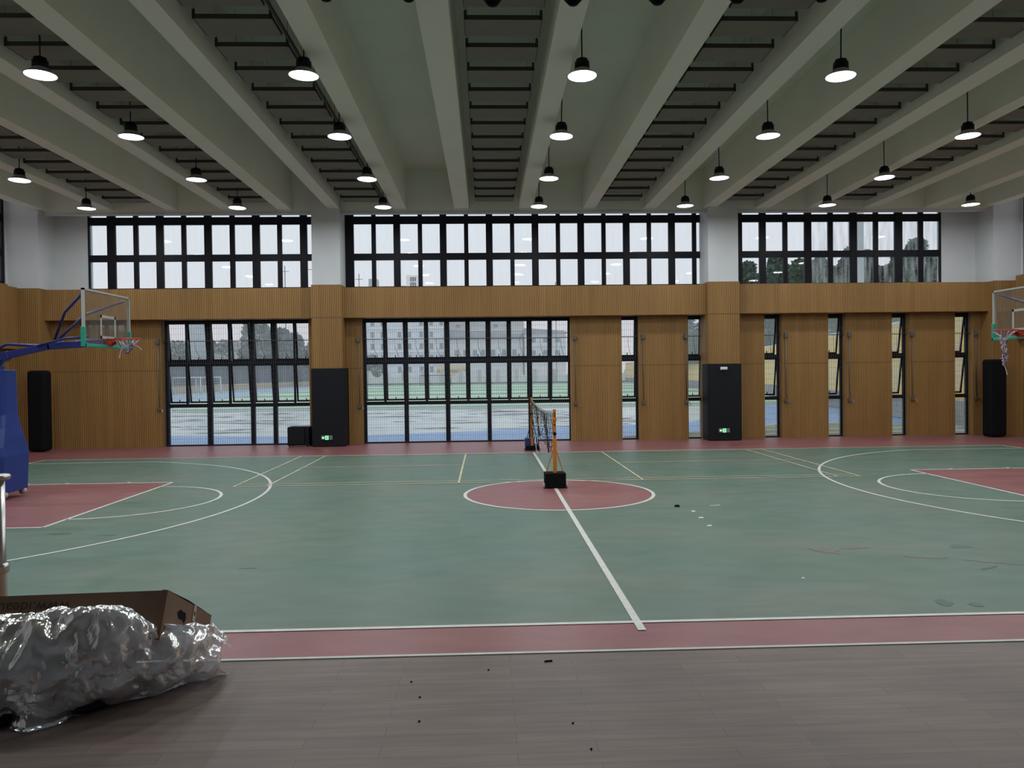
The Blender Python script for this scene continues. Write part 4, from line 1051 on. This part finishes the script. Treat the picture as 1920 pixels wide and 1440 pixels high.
tag(box('pale_tower', (18.75, 26, 0), (19.30, 26.6, 11.8), 'tower_blue'), 'tall pale blue pillar outside the right clerestory window', 'tower')
t = thing('school_bus', (-10.6, 183, -.16), 'orange vehicle far off behind the scalloped wall', 'bus')
box('body', (-3.6, 0, .55), (4.2, 2.6, 4.5), 'yellow_panel', t, .2); box('window_band', (-3.4, -.03, 2.9), (4.0, .05, 3.7), 'pane_dark', t)
for a_ in (-2.4, 2.8): MB().tube([(a_, -.05, .55), (a_, .4, .55)], .56, 14).build('wheel', 'black_mat', t)
# masts and wires above the roofs
for k, (x, y, h) in enumerate(((-39.5, 150, 26.6), (-33.0, 150, 26.2), (-47, 160, 27.6), (-31.0, 165, 26.3), (-5.6, 180, 25.2), (16.5, 175, 25.2))):
    t = thing('mast', (x, y, 0), 'thin distant mast rising just above the wooden band, %s from the left' % ['second', 'third', 'first', 'fourth', 'fifth', 'sixth'][k], 'mast', 'distant masts')
    MB().tube([(0, 0, 0), (0, 0, h)], .09, 5).build('pole', 'grey_metal', t)
    MB().bar((-.9, 0, h - 1.3), (.9, 0, h - 1.3), .1).build('crossarm', 'grey_metal', t)

# fence, tan base wall along the track on the left
path = [(-46, 62), (-46.5, 80), (-48.5, 103), (-49, 123), (-47, 150), (-42, 172)]
t = thing('netting_fence', (0, 0, 0), 'tall dark slatted fence beyond the white goals on the left', 'fence')
for i in range(len(path) - 1):
    p, q = Vector((*path[i], 0)), Vector((*path[i + 1], 0)); n = max(2, int((q - p).length / .9))
    m = MB()
    for k in range(n):
        a_ = p.lerp(q, k / n); b_ = p.lerp(q, (k + .86) / n); m.bar((a_.x, a_.y, 2.95), (b_.x, b_.y, 2.95), .08, 3.9)
    m.build('slat_panel', 'fence_slate', t)
t = thing('low_wall', (0, 0, 0), 'low tan wall curving along the blue track on the left', 'wall')
for i in range(len(path) - 1):
    m = MB(); m.bar((*path[i], .45), (*path[i + 1], .45), .3, 1.1); m.build('wall_section', 'tan_wall', t)
# yellow panel wall on a grey block base to the right
yp = [(17.9, 14.5), (21.2, 33.6), (25.9, 57), (30, 110), (33.5, 172)]
t = thing('yellow_wall', (0, 0, 0), 'long yellow panel wall on a grey block base outside the narrow windows', 'wall')
for i in range(len(yp) - 1):
    p, q = yp[i], yp[i + 1]
    m = MB(); m.bar((*p, 2.8), (*q, 2.8), .15, 3.7); m.build('yellow_panels', 'yellow_panel', t)
    m = MB(); m.bar((*p, .45), (*q, .45), .3, 1.05); m.build('block_base', 'block_grey', t)
    m = MB()
    for z in (2.1, 3.3, 4.62): m.bar((p[0] - .09, p[1], z), (q[0] - .09, q[1], z), .02, .05 if z < 4 else .12)
    m.build('panel_seam', 'white_frame', t)

# trees
def tree_mesh(seed, h, r, n, leaf, crown0=.25):
    rn = random.Random(seed); m = MB()
    blobs = []
    for k in range(9):
        z = h * (crown0 + (1 - crown0) * (k + .5) / 9); rr = r * (1.08 - .42 * ((z / h) - crown0) / (1 - crown0)) * rn.uniform(.5, .8)
        a = rn.uniform(0, 6.28); d = r * .45 * rn.random() * (1.2 - z / h) * 1.6
        blobs.append((Vector((d * math.cos(a), d * math.sin(a), z * .96)), rr))
    for k in range(n):
        c, rr = blobs[rn.randrange(9)]
        v = Vector((rn.gauss(0, 1), rn.gauss(0, 1), rn.gauss(0, 1))).normalized() * rr * rn.uniform(.72, 1.05); v.z *= .75
        p = c + v; s = leaf * rn.uniform(.6, 1.3)
        a = Vector((rn.gauss(0, 1), rn.gauss(0, 1), rn.gauss(0, .6))).normalized(); b = a.orthogonal().normalized()
        m.face([p - a * s, p - b * s * .7, p + a * s, p + b * s * .7])
    return m
def make_tree(name, seed, h, r, n, leaf, m_):
    t = thing(name)
    tree_mesh(seed, h, r, n, leaf).build('crown', m_, t)
    tr = MB(); tr.tube([(0, 0, -.5), (.1, 0, h * .4), (0, .1, h * .8)], .2, 7, radii=[.22, .16, .05]); tr.build('trunk', 'bark', t)
    return t
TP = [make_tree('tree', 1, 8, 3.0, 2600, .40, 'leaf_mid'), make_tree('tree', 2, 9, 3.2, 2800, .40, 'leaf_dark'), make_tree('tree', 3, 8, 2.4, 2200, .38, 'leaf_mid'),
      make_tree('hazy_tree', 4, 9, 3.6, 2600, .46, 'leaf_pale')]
used = set()
def put(k, x, y, z, s, lab, grp, rz=None):
    o = TP[k] if k not in used else copy_tree(TP[k]); used.add(k)
    o.location = (x, y, z); o.scale = (s, s, s); o.rotation_euler = (0, 0, rz if rz is not None else random.uniform(0, 6.28)); tag(o, lab, 'tree', grp)
# hill on the right with its trees
hm = MB(); NX_, NY_ = 30, 12
hx = lambda i: 28 + i * 2.2
def hz(x, y): return max(0, min(13, 8.7 + (x - 28) * .10) * min(1, max(0, (x - 26.5) / 3.5)) * min(1, max(0, (y - 58) / 9)) + 0) + .5 * noise.noise(Vector((x * .2, y * .2, 0)))
hv = [(hx(i), 62 + j * 5.5, hz(hx(i), 62 + j * 5.5) - .5) for i in range(NX_ + 1) for j in range(NY_ + 1)]
hf = [(i * (NY_ + 1) + j, (i + 1) * (NY_ + 1) + j, (i + 1) * (NY_ + 1) + j + 1, i * (NY_ + 1) + j + 1) for i in range(NX_) for j in range(NY_)]
hm.raw(hv, hf, True); S_(hm.build('hill', 'hill_green'))
rn = random.Random(4)
ORD = ['first', 'second', 'third', 'fourth', 'fifth', 'sixth', 'seventh', 'eighth', 'ninth', 'tenth', 'eleventh', 'twelfth']
for r_, yy in enumerate((69, 78, 88)):
    for k in range(12):
        x = 28.3 + r_ * 2.4 + k * 2.75 * (1 + r_ * .12) + rn.uniform(-.5, .5); y = yy + rn.uniform(-2, 2)
        put((k + r_) % 3, x, y, hz(x, y) - .5, rn.uniform(.64, .80), 'green hill tree outside the right clerestory window, %s from left, %s row' % (ORD[k], ['front', 'second', 'back'][r_]), 'trees on the hill')
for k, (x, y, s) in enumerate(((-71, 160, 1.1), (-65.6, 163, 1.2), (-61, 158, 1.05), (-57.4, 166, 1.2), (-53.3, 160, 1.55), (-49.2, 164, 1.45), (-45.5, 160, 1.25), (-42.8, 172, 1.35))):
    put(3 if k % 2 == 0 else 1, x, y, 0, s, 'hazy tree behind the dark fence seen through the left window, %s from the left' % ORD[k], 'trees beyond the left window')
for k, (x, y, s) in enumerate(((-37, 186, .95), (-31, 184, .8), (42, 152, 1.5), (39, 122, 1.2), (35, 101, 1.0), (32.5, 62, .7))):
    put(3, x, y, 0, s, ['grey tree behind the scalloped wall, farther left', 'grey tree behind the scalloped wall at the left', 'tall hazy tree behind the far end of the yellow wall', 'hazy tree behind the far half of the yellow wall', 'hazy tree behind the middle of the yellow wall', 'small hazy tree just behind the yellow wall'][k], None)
